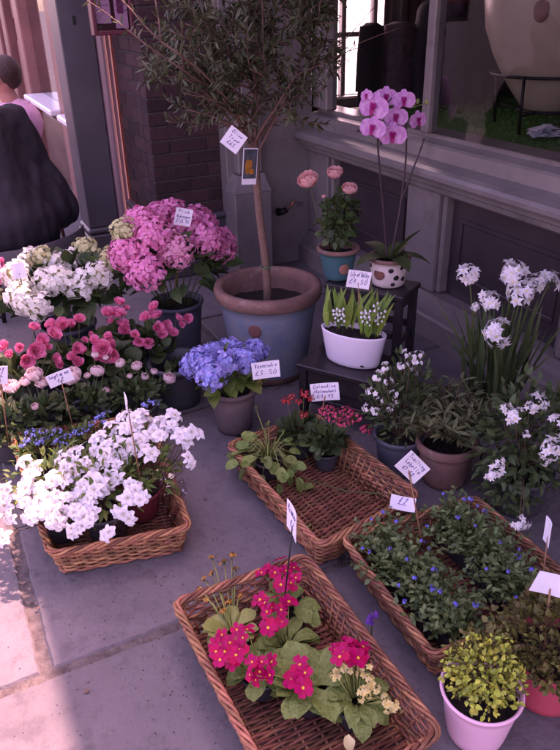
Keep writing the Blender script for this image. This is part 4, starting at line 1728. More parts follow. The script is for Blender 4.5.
# ---- tray of begonias
def tray(label, x0, x1, y0, y1, h=.11):
    root = thing('plant_tray', label, 'plant tray', ((x0 + x1) / 2, (y0 + y1) / 2, 0))
    a, b = (x1 - x0) / 2, (y1 - y0) / 2
    m = MB()
    t = .006
    box(m, -a, a, -b, b, 0, .006, b=.002)
    box(m, -a, a, -b, -b + t, .007, h, b=.002)
    box(m, -a, a, b - t, b, .007, h, b=.002)
    box(m, -a, -a + t, -b + t + .001, b - t - .001, .007, h, b=.002)
    box(m, a - t, a, -b + t + .001, b - t - .001, .007, h, b=.002)
    m.build('tray_body', MT['plastic_b'], root, smooth=False)
    m = MB()
    box(m, -a - .012, a + .012, -b - .012, -b + t + .002, h + .001, h + .01, b=.003)
    box(m, -a - .012, a + .012, b - t - .002, b + .012, h + .001, h + .01, b=.003)
    box(m, -a - .012, -a + t + .002, -b + t + .003, b - t - .003, h + .001, h + .01, b=.003)
    box(m, a - t - .002, a + .012, -b + t + .003, b - t - .003, h + .001, h + .01, b=.003)
    m.build('rim', MT['plastic_b'], root, smooth=False)
    return root


tray('long blue grey plastic tray holding the coral begonias', -.12, .72, 2.52, 2.84)


def begonia(label, c, px, n=70):
    root = thing('potted_begonia', label, 'begonia', (c[0], c[1], .008), 0, 'coral pink begonias in the tray')
    pot(root, .065, .048, .1, MT['plastic_d'], rim=.012, rimout=.004)
    simple_leafy(root, (0, 0, .2), (.12, .1, .1), n, .06, .055, MT['dark_leaf'], up=.25, zmin=-.4, shape='round')
    st = MB()
    pts = []
    for (u, v, s) in px:
        pts.append((*WY(u, v, c[1] - .06 - (v - 335) * .0022), s * 1.0))
    blooms(root, 'flower', BEG, pts, up=.1, s=(.65, .88), stems=st, base=(0, 0, .09), center=Vector((c[0], c[1], .16)), jit=.5)
    st.build('stems', MT['stem'], root)


begonia('coral begonia leftmost in the plastic tray, below the white hydrangea', (.09, 2.68), [(34, 329, .8), (41, 341, 1), (53, 336, .9), (35, 351, 1.1), (27, 361, 1.1), (5, 347, .9), (20, 348, .6), (54, 359, .7), (10, 355, .7), (48, 348, .6)])
begonia('coral begonia with small scattered blooms between the leftmost one and the double headed one', (.33, 2.7), [(52, 326, .8), (63, 325, .9), (70, 325, .7), (79, 320, .9), (77, 349, .9), (83, 351, .7), (73, 357, .8), (78, 363, .8), (61, 365, .7), (84, 341, .6), (90, 335, .5)])
begonia('coral begonia with its largest blooms in the tray centre above the blush ranunculus', (.5, 2.6), [(103, 349, 1.2), (112, 346, 1), (109, 337, .7), (114, 356, 1), (95, 341, .6), (99, 356, .7), (107, 357, .8)])
begonia('coral begonia with a tight upper cluster under the pink hydrangea', (.56, 2.76), [(108, 314, .9), (117, 316, 1.2), (123, 326, 1), (119, 304, .8), (125, 331, .9), (112, 322, .7), (126, 309, .6)])
begonia('coral begonia rightmost in the tray next to the plain dark pot', (.67, 2.66), [(155, 318, 1.2), (146, 318, .8), (155, 308, .8), (166, 326, .9), (173, 333, .7), (177, 319, .8), (187, 319, .7), (162, 334, .9), (139, 342, .9), (148, 343, .8), (135, 335, .6), (158, 328, .9), (182, 325, .5)])


# ---- blush ranunculus
def ranunculus(label, c, px, n=170):
    root = thing('potted_ranunculus', label, 'ranunculus', (c[0], c[1], 0), 0, 'blush ranunculus pots')
    pot(root, .07, .052, .11, MT['plastic_d'], rim=.014, rimout=.004)
    simple_leafy(root, (0, 0, .15), (.13, .11, .08), n, .045, .024, MT['dark_leaf'], up=.45, zmin=-.4)
    st = MB()
    blooms(root, 'flower', RAN, [(*WY(u, v, c[1] - (v - 380) * .002), s) for u, v, s in px], up=1.1, s=(.95, 1.05), stems=st, base=(0, 0, .1), center=Vector((c[0], c[1], .12)), jit=.35, sr=.002)
    st.build('stems', MT['stem'], root)


ranunculus('blush ranunculus at the left edge beside the cut off white card', (.04, 2.42), [(12, 392, 1.1), (-6, 400, 1), (4, 384, .5)])
ranunculus('blush ranunculus with two wide open blooms left of the small forget me not price card', (.18, 2.42), [(35, 380, 1.1), (42, 386, .9), (27, 385, .8), (36, 408, .5)])
ranunculus('blush ranunculus with big blooms right of the small forget me not price card', (.33, 2.42), [(75, 382, 1.35), (97, 376, 1.0), (95, 358, .5), (106, 392, .5), (88, 378, .5), (106, 360, .45)])
ranunculus('blush ranunculus with five small buds nearest the plain dark pot', (.54, 2.4), [(122, 366, .7), (138, 369, .75), (145, 379, .6), (154, 374, .5), (168, 382, .95), (130, 378, .4)])

# ---- left basket: azaleas and forget-me-nots
basket('wicker basket on the left filled with white azaleas', ((.062, 1.672), (.452, 1.595), (.53, 2.27), (.05, 2.38)))


def azalea(label, c, px, rr=(.165, .145, .12), zc=.2, n=260):
    root = thing('potted_azalea', label, 'azalea', (c[0], c[1], .016), 0, 'white azaleas in the left basket')
    pot(root, .075, .055, .11, MT['darkred_pot'] if 'cellophane' in label else MT['plastic_d'], rim=.014, rimout=.004)
    mb = MB()
    mound(mb, (0, 0, zc), rr, n, .034, .013, up=.3, zmin=-.5, inner=.4)
    mb.build('foliage', MT['mid_leaf'], root)
    st = MB()
    pts = []
    for (u, v) in px:
        z = .335 - (v - 420) / 110 * .115
        pts.append(W(u, v, z + R(-.012, .012)))
        pts.append(W(u + R(-8, 8), v + R(-6, 6), z + R(-.03, .012)))
    blooms(root, 'flower', AZ, pts, up=.25, s=(.55, .92), stems=st, base=(0, 0, .1), center=Vector((c[0], c[1], .15)), jit=.55)
    st.build('stems', MT['woodstem'], root)
    return root


azalea('white azalea spilling over the left side of the basket, cut by the picture edge', (.12, 1.87),
       [(8, 490), (5, 505), (12, 518), (25, 503), (30, 517), (3, 538), (30, 475), (28, 463), (40, 500), (48, 498), (52, 482), (40, 488), (17, 495), (38, 512), (-8, 500), (-5, 515), (22, 488), (36, 468), (-12, 488), (47, 512)])
azalea('white azalea at the front of the basket between the other two', (.25, 1.8),
       [(52, 475), (65, 468), (65, 480), (75, 475), (70, 455), (80, 450), (85, 462), (50, 525), (58, 520), (62, 512), (75, 510), (72, 528), (82, 525), (90, 520), (88, 500), (78, 498), (95, 490), (96, 468), (88, 478), (66, 497), (56, 505), (82, 487), (92, 512), (76, 463), (60, 458), (100, 482)])
azalea('white azalea in a red pot wrapped in cellophane at the basket\'s right', (.37, 1.85),
       [(95, 452), (105, 460), (110, 475), (117, 465), (118, 478), (105, 447), (100, 435), (110, 425), (120, 418), (125, 430), (135, 428), (140, 440), (150, 435), (130, 445), (115, 443), (150, 422), (145, 450), (160, 420), (172, 425), (165, 432), (187, 442), (180, 436), (191, 432), (188, 458), (117, 512), (124, 513), (128, 498), (135, 490), (140, 500), (130, 485), (110, 455), (122, 455), (133, 418), (142, 415), (109, 532), (172, 414)], rr=(.17, .14, .12))
# cellophane sleeve
root = thing('cellophane_sleeve', 'clear crinkled cellophane sleeve around the azalea pot at the right of the left basket', 'cellophane', (.36, 1.78, .018))
m = MB()
n = 60
prof = [(.085, 0), (.1, .03), (.112, .06), (.122, .09), (.14, .12)]
vs, fs = [], []
for j, (r, z) in enumerate(prof):
    for k in range(n):
        t = 2 * math.pi * k / n
        q = r * (1 + .11 * noise.noise((math.cos(t) * 5, math.sin(t) * 5, z * 20)) + .04 * math.sin(k * 2.1))
        vs.append((q * math.cos(t), q * math.sin(t), z + .012 * (j == 4) * math.sin(k * 1.7)))
for j in range(4):
    for k in range(n):
        fs.append((j * n + k, j * n + (k + 1) % n, (j + 1) * n + (k + 1) % n, (j + 1) * n + k))
m.add(vs, fs)
MT['cello'] = glass_mat('cellophane', (.88, .85, .88), mirror=True, mix=.2)
tag(m.build('cellophane_sleeve', MT['cello'], loc=(.36, 1.78, .018), smooth=False), 'clear crinkled cellophane sleeve around the azalea pot at the right of the left basket', 'cellophane')
bpy.data.objects.remove(root)


def forget(label, c, px):
    root = thing('potted_forget_me_not', label, 'forget me not', (c[0], c[1], .016), 0, 'forget me nots behind the azaleas')
    pot(root, .055, .042, .09, MT['plastic_d'], rim=.012, rimout=.003)
    simple_leafy(root, (0, 0, .13), (.085, .075, .06), 110, .04, .015, MT['mid_leaf'], up=.5, zmin=-.3)
    st = MB()
    blooms(root, 'flower_spray', FM, [W(u, v, .19 + R(-.01, .015)) for u, v in px], up=1, s=(.85, 1.1), stems=st, base=(0, 0, .09), jit=.3)
    st.build('stems', MT['stem'], root)


forget('pale blue forget me not at the left corner of the basket behind the azaleas', (.13, 2.2), [(27, 440), (34, 434), (38, 442), (30, 432), (44, 440), (42, 432), (23, 445)])
forget('pale blue forget me not between the others behind the azaleas', (.27, 2.18), [(50, 434), (58, 431), (62, 440), (68, 436), (55, 441), (64, 446), (74, 433), (47, 438)])
forget('pale blue forget me not half hidden behind the tallest white azalea', (.42, 2.14), [(92, 424), (98, 418), (104, 421), (87, 430), (150, 402), (156, 404), (145, 406), (80, 432), (106, 414)])

# ---- centre basket
basket('half empty wicker basket in the centre with a straggly green plant and kalanchoes', ((.762, 1.345), (1.146, 1.405), (1.09, 1.985), (.728, 1.945)))


def straggly():
    c = Vector((.835, 1.845, .017))
    root = thing('green_plant', 'straggly green plant with long pale leaf stalks at the back left of the centre basket', 'plant', c)
    pot(root, .05, .038, .07, MT['plastic_d'], rim=.01, rimout=.003)
    lf, st = MB(), MB()
    for _ in range(64):
        a = R(0, 6.283)
        r = R(.05, .145)
        z = R(.04, .15) - r * .15
        e = Vector((r * math.cos(a), r * math.sin(a), max(.045, z)))
        b = Vector((0, 0, .06))
        mid = (b + e) / 2 + Vector((0, 0, R(.03, .07)))
        tube(st, [b, (b + mid) / 2 + Vector((0, 0, .012)), mid, e], .0018, 4, r2=.0012)
        d = e - mid + Vector((0, 0, .02))
        l = R(.03, .055)
        leaf(lf, frame_of(e, d, Vector((0, 0, 1)) + rdir() * .4), l, l * R(.7, .9), bend=R(.1, .9), fold=.2, shape='round', wav=.02)
    for p in ((-.01, .07, .24), (.03, .06, .17), (-.05, .0, .18), (.07, .02, .15)):
        tube(st, [(0, 0, .06), (p[0] * .3, p[1] * .3, p[2] * .7), p], .0022, 5, r2=.0015)
        mound(lf, p, (.008, .008, .012), 7, .014, .007)
    lf.build('foliage', MT['primula_leaf'], root)
    st.build('stems', MT['sage_leaf'], root)


straggly()


def kalanchoe(label, c, px, protos, pr=.045, zc=.13):
    root = thing('potted_kalanchoe', label, 'kalanchoe', (c[0], c[1], .017), 0, 'kalanchoes in the centre basket')
    pot(root, pr, pr * .75, .075, MT['plastic_d'], rim=.012, rimout=.003)
    simple_leafy(root, (0, 0, zc - .015), (.08, .07, .065), 85, .042, .034, MT['dark_leaf'], up=.3, zmin=-.4, shape='round')
    st = MB()
    blooms(root, 'flower_truss', protos, [(*WY(u, v, c[1] - .03 + R(-.03, .03)), s) for u, v, s in px], up=.9, s=(.9, 1.1), stems=st, base=(0, 0, .07), jit=.3)
    st.build('stems', MT['stem'], root)


kalanchoe('scarlet kalanchoe with loose trusses behind its price card', (.99, 1.9), [(287, 401, 1), (292, 398, .8), (304, 395, 1), (299, 402, .8), (304, 415, .9), (318, 421, .6), (311, 399, .8)], KR)
kalanchoe('hot pink kalanchoe with one dense truss in a small dark pot', (1.035, 1.79), [(324, 411, .7), (332, 418, .9), (338, 414, .9), (348, 412, 1), (355, 417, 1), (342, 423, .8), (366, 430, .9), (330, 409, .6), (350, 422, .7)], KP)
# fallen leaves and stem on the basket floor
for (u, v, lab, a, L) in ((315, 487, 'large fallen leaf lying on the centre basket floor', 2.7, .07), (303, 482, 'small fallen leaf beside the straggly plant in the centre basket', 1.8, .035), (308, 527, 'tiny fallen leaf near the front corner of the centre basket', .4, .02)):
    p = W(u, v, .03)
    m = MB()
    leaf(m, frame_of((0, 0, 0), (math.cos(a), math.sin(a), .1), (0, 0, 1)), L, L * .55, bend=.5, fold=.3, n=5)
    tag(m.build('fallen_leaf', MT['primula_leaf'], loc=p), lab, 'leaf')
m = MB()
p0, p1 = W(300, 478, .05), W(398, 500, .1)
o = (p0 + p1) / 2
tube(m, [p0 - o, Vector((0, 0, -.012)), p1 - o + Vector((0, 0, .02))], .0022, 5)
tag(m.build('loose_stem', MT['stem'], loc=o), 'thin loose stem lying across the centre basket', 'stem')

# ---- benches
A_ = Vector((.84, .543, 0))
B_ = Vector((.543, -.84, 0))
BR = math.atan2(B_.y, B_.x)


def bench(label, p, L, D, h, rail, apron=.05):
    """p: nearest front corner at the right end; runs L along -B, D along A"""
    c = Vector((*p, 0)) - B_ * (L / 2) + A_ * (D / 2)
    root = thing('black_bench', label, 'bench', c, BR, 'black wooden plant benches')
    m = MB()
    box(m, -L / 2, L / 2, -D / 2, D / 2, h - .022, h, b=.004)
    m.build('top', MT['blackwood'], root, smooth=False)
    for sx in (-1, 1):
        for sy in (-1, 1):
            m = MB()
            box(m, sx * (L / 2 - .025) - .016, sx * (L / 2 - .025) + .016, sy * (D / 2 - .022) - .016, sy * (D / 2 - .022) + .016, 0, h - .024, b=.003)
            m.build('leg', MT['blackwood'], root, smooth=False)
    m = MB()
    for sy in (-1, 1):
        box(m, -L / 2 + .045, L / 2 - .045, sy * (D / 2 - .022) - .008, sy * (D / 2 - .022) + .008, h - .025 - apron, h - .024, b=.002)
        box(m, -L / 2 + .045, L / 2 - .045, sy * (D / 2 - .022) - .008, sy * (D / 2 - .022) + .008, rail, rail + .03, b=.002)
    for sx in (-1, 1):
        box(m, sx * (L / 2 - .025) - .008, sx * (L / 2 - .025) + .008, -D / 2 + .04, D / 2 - .04, h - .025 - apron, h - .024, b=.002)
        box(m, sx * (L / 2 - .025) - .008, sx * (L / 2 - .025) + .008, -D / 2 + .04, D / 2 - .04, rail - .034, rail - .004, b=.002)
    m.build('rails', MT['blackwood'], root, smooth=False)
    return root


bench('low black bench carrying the white lily of the valley planter', (1.315, 1.845), .38, .24, .25, .08, .07)
bench('taller black stool bench carrying the orchid and the rose pot', (1.57, 2.12), .36, .2, .45, .25, .045)


# ---- lily of the valley
def lily():
    c = W(348, 364, .251)
    c = Vector((1.31, 2.07, .251))
    root = thing('lily_planter', 'lily of the valley in an oval white planter on the low black bench', 'planter', c, BR)
    m = MB()
    h = .135
    sy = .52
    lathe(m, [(.001, .003), (.095, .0), (.107, .006), (.112, .02), (.132, h - .006), (.134, h), (.13, h + .002), (.126, h), (.122, h - .03)], n=56, sy=sy)
    m.build('planter', MT['white_ceramic'], root)
    s = MB()
    disc(s, (0, 0, h - .018), .123, 26, sy=sy, rough=.006)
    s.build('soil', MT['soil'], root)
    m = MB()
    box(m, .055, .07, -.0505, -.0485, .014, .021, b=.0005)
    m.build('maker_plate', MT['blackstick'], root)
    lf, st = MB(), MB()
    for k in range(36):
        x = R(-.11, .11)
        y = R(-.04, .04)
        if .0 < x < .035:
            continue
        d = Vector((x * 1.6 + R(-.2, .2), R(-.35, .35), 1))
        l = R(.12, .19)
        leaf(lf, frame_of((x, y, h + .0), d, Vector((R(-1, 1), -1, .2))), l, R(.022, .034), bend=R(.1, .9), fold=.5, n=6, shape='ovate', twist=R(-.5, .5))
        tube(st, [(x, y, h - .02), (x + d.x * .01, y, h + .012)], .003, 5, r2=.002)
    lf.build('foliage', MT['fresh_leaf'], root)
    for (x, y, l) in ((-.055, -.03, .1), (.075, -.035, .12), (.1, -.02, .13), (.055, -.03, .115), (-.03, -.03, .105), (.088, .0, .14), (.112, .01, .11)):
        s = MB()
        pts = [Vector((x, y, h - .015)), Vector((x * 1.02, y - .005, h + l * .5)), Vector((x * 1.05, y - .015, h + l)), Vector((x * 1.05, y - .03, h + l * 1.06))]
        tube(s, pts, .0013, 5)
        for q in range(9):
            t = .45 + .55 * q / 8
            p = pts[1] + (pts[2] - pts[1]) * ((t - .45) / .55)
            a = q * 2.4
            b = p + Vector((.008 * math.cos(a), .008 * math.sin(a), -.004))
            lathe(s, [(.0005, .004), (.003, .003), (.0042, 0), (.0046, -.003), (.0052, -.0045)], n=8, c=b, mi=1)
        s.build('flower_spike', [MT['stem'], MT['white_petal']], root)


lily()


# ---- rose
def rose():
    c = Vector((1.46, 2.445, .451))
    root = thing('potted_rose', 'pale pink miniature rose in a teal pot with a terracotta rim', 'rose', c)
    pot(root, .083, .056, .14, MT['teal'], MT['terra_d'], rim=.02, rimout=.008, foot=None)
    spot(root, rad(262), .06, .068, .022, .024, MT['terra'])
    lf, st = MB(), MB()
    mound(lf, (0, 0, .25), (.095, .085, .13), 230, .042, .03, up=.1, zmin=-.9, inner=.25)
    for k in range(12):
        d = rdir(.3)
        tube(st, [(0, 0, .11), (d.x * .05, d.y * .05, .11 + .1), (d.x * .08, d.y * .08, .12 + d.z * .2)], .002, 4)
    lf.build('foliage', MT['dark_leaf'], root)
    pts = [WY(310, 186, 2.43), WY(335, 178, 2.45), WY(349, 194, 2.42)]
    blooms(root, 'flower', ROSE, [(*p, q) for p, q in zip(pts, (1.3, 1.05, 1.05))], up=1.2, s=(.98, 1.02), stems=st, base=(0, 0, .12), center=c + Vector((0, 0, .2)), jit=.1, sr=.002)
    blooms(root, 'bud', ROSE, [(*WY(324, 198, 2.43), .3)], up=2, stems=st, base=(0, 0, .12), jit=.1)
    st.build('stems', MT['stem'], root)


rose()


# ---- orchid
def orchid():
    c = Vector((1.605, 2.28, .451))
    root = thing('potted_orchid', 'tall pink moth orchid in a white pot with dark spots', 'orchid', c)
    pot(root, .083, .066, .125, MT['cream'], MT['terra_d'], rim=.018, rimout=.006)
    base = math.atan2(-c.y, -c.x)
    for da, z, s, mt in ((-.55, .062, .026, 'seal'), (.12, .083, .011, 'blackspot'), (.45, .05, .012, 'blackspot'), (.72, .09, .009, 'blackspot'), (.28, .022, .009, 'blackspot'), (-1.2, .09, .01, 'blackspot'), (.95, .04, .011, 'blackspot')):
        spot(root, base + da, z, .066 + .017 * z / .125, s, s * .9, MT[mt], name='seal' if mt == 'seal' else 'dark_spot', t=.002)
    for a, l, b, e in ((-100, .16, 1.0, .7), (-30, .15, 1.2, .6), (95, .15, .9, .8), (-62, .17, .3, 1.7), (180, .14, 1.1, .7), (30, .15, 1.1, .9)):
        t = rad(a)
        m = MB()
        leaf(m, frame_of((.01 * math.cos(t), .01 * math.sin(t), .105), (math.cos(t), math.sin(t), e), (0, 0, 1)), l * 1.15, .066, bend=b, fold=.3, n=8, shape='strap')
        m.build('leaf', MT['dark_leaf'], root)
    st = MB()
    w = lambda u, v, y: WY(u, v, y) - c
    s1 = [Vector((-.01, 0, .1)), w(384, 215, 2.27), w(380, 170, 2.26), w(377, 135, 2.24), w(382, 112, 2.22), w(392, 98, 2.2)]
    s2 = [Vector((.015, .01, .1)), w(401, 205, 2.3), w(406, 165, 2.3), w(407, 135, 2.28), w(405, 110, 2.25), w(400, 100, 2.22)]
    s3 = [w(402, 200, 2.3), w(411, 175, 2.28), w(421, 150, 2.26), w(424, 140, 2.26)]
    for s in (s1, s2, s3):
        pts = []
        for i in range(len(s) - 1):
            for k in range(5):
                pts.append(s[i].lerp(s[i + 1], k / 5))
        pts.append(s[-1])
        for _ in range(3):
            pts = [pts[0]] + [(pts[i - 1] + pts[i] * 2 + pts[i + 1]) / 4 for i in range(1, len(pts) - 1)] + [pts[-1]]
        tube(st, pts, .0046, 6, r2=.0025)
    for (u, v) in ((358, 131), (381, 144), (424, 140)):
        tube(st, [w(378, 138, 2.24) if u < 400 else w(420, 150, 2.26), w(u, v, 2.24)], .0015, 4)
        lathe(st, [(.0005, -.006), (.005, -.002), (.005, .003), (.0005, .008)], n=8, c=w(u, v, 2.24))
    st.build('flower_stem', MT['darkstem'], root)
    V = Vector((-c.x, -c.y, .3)).normalized()
    for (u, v, y, s, dx) in ((374, 108, 2.19, 1.12, -.3), (373, 129, 2.18, .95, -.35), (393, 136, 2.18, 1.02, -.05), (404, 101, 2.2, .85, .2), (396, 118, 2.21, .9, .15), (418, 121, 2.23, .8, .75), (386, 98, 2.24, .85, .1), (367, 96, 2.21, .5, -.5)):
        p = w(u, v, y)
        d = (V + Vector((.9, -.43, 0)) * dx + rdir() * .12).normalized()
        z = d
        yv = (Vector((0, 0, 1)) - z * z.z).normalized()
        x = yv.cross(z)
        M = Matrix((x, yv, z)).transposed().to_4x4() @ Matrix.Rotation(R(-.25, .25), 4, 'Z')
        M.translation = p
        put('flower', random.choice(OR), root, M=M @ Matrix.Scale(s * 1.1, 4))
    mb = MB()
    for (u, v) in ((427, 103), (418, 102)):
        lathe(mb, [(.0005, -.008), (.007, -.003), (.0075, .004), (.004, .01), (.0005, .012)], n=10, c=w(u, v, 2.23))
        tube(mb, [w(u, v, 2.23), w(412, 108, 2.24)], .0014, 4)
    mb.build('bud', MT['sage_leaf'], root)


orchid()


# ---- white shrub, grey leaved pot, narcissi, jasmine
def shrub():
    c = Vector((1.265, 1.68, 0))
    root = thing('potted_shrub', 'dark shrub with tiny white flowers in a blue grey pot beside the low black bench', 'shrub', c)
    pot(root, .085, .065, .16, MT['plastic_b'], rim=.018, rimout=.005)
    lf, st = MB(), MB()
    mound(lf, (0, 0, .29), (.145, .13, .165), 800, .03, .011, up=.5, zmin=-.75, inner=.25)
    for k in range(22):
        d = rdir(.1)
        tube(st, [(0, 0, .14), (d.x * .06, d.y * .06, .2), (d.x * .12, d.y * .11, .27 + d.z * .15)], .0022, 4, r2=.001)
    lf.build('foliage', MT['dark_leaf'], root)
    pts = [WY(u, v, 1.64 + R(-.06, .05)) for u, v in ((378, 376), (406, 354), (419, 355), (394, 394), (380, 401), (368, 408), (391, 408), (417, 363), (385, 367), (396, 400), (411, 358), (372, 392), (402, 366), (389, 382), (376, 412), (414, 372))]
    blooms(root, 'flower_cluster', DI, pts, up=.6, s=(.9, 1.3), stems=st, base=(0, 0, .2), jit=.3)
    st.build('stems', MT['woodstem'], root)


shrub()


def greyleaf():
    c = Vector((1.375, 1.555, 0))
    root = thing('potted_shrub', 'grey green narrow leaved shrub in a ribbed terracotta pot', 'shrub', c)
    p = pot(root, .1, .072, .175, MT['terra_d'], rim=.035, rimout=.007)
    lf, st = MB(), MB()
    for k in range(80):
        a = R(0, 6.283)
        t = R(.1, 1.2)
        d = Vector((math.cos(a) * t, math.sin(a) * t, R(.55, 1.15)))
        l = R(.14, .22)
        e = Vector((d.x * .15, d.y * .15, .16 + l * d.z * .8))
        pts = [Vector((0, 0, .15)), Vector((d.x * .05, d.y * .05, .16 + l * .45)), e]
        tube(st, pts, .0025, 4, r2=.0012)
        for q in range(15):
            f = .3 + .7 * q / 14
            pp = pts[1].lerp(e, (f - .3) / .7) if f > .3 else pts[1]
            aa = R(0, 6.28)
            dd = (e - pts[1]).normalized() * .6 + Vector((math.cos(aa), math.sin(aa), .15))
            leaf(lf, frame_of(pp, dd, Vector((0, 0, 1)) + rdir() * .5), R(.035, .06), R(.009, .014), bend=R(0, .6), fold=.25, n=3, shape='lance')
    lf.build('foliage', MT['grey_leaf'], root)
    st.build('stems', MT['woodstem'], root)


greyleaf()


def narcissus():
    c = Vector((1.73, 1.74, 0))
    root = thing('potted_narcissus', 'paperwhite narcissi with tall blades and white star clusters under the dark panels', 'narcissus', c)
    pot(root, .1, .075, .15, MT['plastic_d'], rim=.018, rimout=.005)
    lf, st = MB(), MB()
    for k in range(70):
        a = R(0, 6.283)
        x, y = R(-.07, .07), R(-.07, .07)
        l = R(.3, .44)
        leaf(lf, frame_of((x, y, .13), (x * 2 + math.cos(a) * .15, y * 2 + math.sin(a) * .15, 1), Vector((math.cos(a), math.sin(a), 0))), l, R(.013, .019), bend=R(-.3, .7), fold=.25, n=8, shape='strap', twist=R(-.7, .7))
    for (u, v, y) in ((559, 362, 1.55), (452, 330, 1.85), (448, 300, 1.85)):
        e = WY(u, v, y) - c
        leaf(lf, frame_of((0, 0, .13), e - Vector((0, 0, .13)), (0, -1, .3)), (e - Vector((0, 0, .13))).length, .012, bend=.3, fold=.25, n=8, shape='strap')
    lf.build('foliage', MT['blade'], root)
    for (u, v, y, s) in ((469, 275, 1.82, .9), (490, 301, 1.74, .8), (476, 307, 1.78, .35), (499, 334, 1.65, 1.05), (514, 275, 1.76, 1.1), (522, 294, 1.7, 1.0), (536, 284, 1.72, .8), (550, 281, 1.74, .85)):
        p = WY(u, v, y)
        blooms(root, 'flower_umbel', NA, [(*p, s)], up=.4, s=(1.1, 1.25), jit=.15, center=c + Vector((0, 0, .3)))
        q = p - c
        tube(st, [(q.x * .3, q.y * .3, .13), (q.x * .5, q.y * .5, .3), (q.x * .95, q.y * .95, q.z - .03), q], .0032, 6, r2=.0025)
        tube(st, [q - Vector((0, 0, .035)), q - Vector((.006, .006, .015))], .004, 5, r2=.001, mi=1)
    st.build('stems', [MT['blade'], MT['bark']], root)


narcissus()


def jasmine():
    c = Vector((1.5, 1.33, 0))
    root = thing('potted_jasmine', 'dark leaved jasmine with white star flowers at the right edge', 'jasmine', c)
    pot(root, .1, .078, .15, MT['plastic_d'], rim=.018, rimout=.005)
    lf, st = MB(), MB()
    mound(lf, (0, 0, .27), (.19, .18, .2), 900, .038, .017, up=.2, zmin=-.8, inner=.3)
    mound(lf, (-.1, -.05, .13), (.1, .1, .09), 160, .036, .016, up=.1, zmin=-.6, inner=.3)
    for k in range(20):
        d = rdir(-.2)
        tube(st, [(0, 0, .14), (d.x * .09, d.y * .09, .25), (d.x * .18, d.y * .17, .28 + d.z * .2)], .002, 4, r2=.001)
    lf.build('foliage', MT['dark_leaf'], root)
    pts = [(*WY(u, v, y), s) for u, v, y, s in ((508, 411, 1.3, .8), (516, 417, 1.25, 1), (538, 402, 1.3, 1), (546, 398, 1.36, .8), (553, 447, 1.15, 1.1), (557, 422, 1.2, .9), (497, 470, 1.2, .8), (493, 477, 1.18, .7), (523, 522, 1.08, .7), (519, 526, 1.08, .6), (530, 408, 1.25, .6), (548, 452, 1.14, .9), (500, 462, 1.2, .5), (527, 434, 1.22, .4), (545, 460, 1.15, .6))]
    blooms(root, 'flower_cluster', JA, pts, up=.4, s=(.85, 1.0), stems=st, base=(0, 0, .2), jit=.3)
    st.build('stems', MT['woodstem'], root)


jasmine()

# ---- right basket with blue flowered bedding
basket('wicker basket on the right packed with small blue flowered bedding plants', ((.815, .885), (1.285, .875), (1.292, 1.31), (.836, 1.335)))


def bedding(i, j, x, y, lab):
    root = thing('bedding_plant', lab, 'bedding plant', (x, y, .017), 0, 'blue flowered bedding plants in the right basket')
    m = MB()
    w, h = .038, .06
    for sx in (0,):
        vs = []
        for (r, z) in ((.032, 0), (.04, h), (.036, h), (.034, h - .01)):
            vs += [(-r, -r, z), (r, -r, z), (r, r, z), (-r, r, z)]
        fs = [(3, 2, 1, 0)]
        for q in range(3):
            for k in range(4):
                fs.append((q * 4 + k, q * 4 + (k + 1) % 4, q * 4 + 4 + (k + 1) % 4, q * 4 + 4 + k))
        fs.append((12, 13, 14, 15))
        m.add(vs, fs)
    m.build('pot', MT['plastic_d'], root, smooth=False)
    lf, st = MB(), MB()
    for k in range(54):
        a = R(0, 6.283)
        t = R(.15, 1)
        e = Vector((math.cos(a) * t * .135, math.sin(a) * t * .105, R(.11, .18) - t * .04))
        pts = [Vector((0, 0, .05)), Vector((e.x * .4, e.y * .4, e.z * .75)), e]
        tube(st, pts, .0018, 4, r2=.001)
        for q in range(12):
            f = q / 11
            pp = pts[0].lerp(pts[1], f * 2) if f < .5 else pts[1].lerp(e, f * 2 - 1)
            dd = rdir(-.2) + (e - pts[1]).normalized() * .4
            leaf(lf, frame_of(pp, dd, Vector((0, 0, 1)) + rdir() * .4), R(.014, .024), R(.009, .014), bend=R(0, .8), fold=.25, n=3, wav=.02)
    lf.build('foliage', MT['lob_leaf'], root)
    st.build('stems', MT['stem'], root)
    return root


MT['lob_leaf'] = leaf_mat('bedding leaf', (.075, .14, .042), (.125, .2, .07), isl=.45, hue=.03)
rows_ = ('far left', 'far right')
BD = []
ords = ('first', 'second', 'third', 'fourth', 'last')
for j in range(2):
    for i in range(5):
        x = (.94, 1.17)[j] + R(-.012, .012) - .004 * i
        y = 1.262 - i * .079 + R(-.006, .006)
        BD.append(bedding(i, j, x, y, '%s blue flowered bedding plant of the right basket\'s %s row, counted from the back' % (ords[i].replace(' from the back', ''), ('left', 'right')[j])))
bl = [(35, 230), (75, 235), (170, 252), (225, 228), (145, 160), (210, 200), (262, 90), (335, 92), (350, 120), (368, 133), (345, 165), (408, 210), (455, 232), (452, 250), (487, 284), (427, 287), (375, 270), (450, 347), (345, 368), (295, 362), (235, 325), (255, 330), (150, 318), (145, 368), (110, 125), (80, 148), (240, 272), (128, 222), (318, 93), (190, 300), (222, 170), (300, 150)]
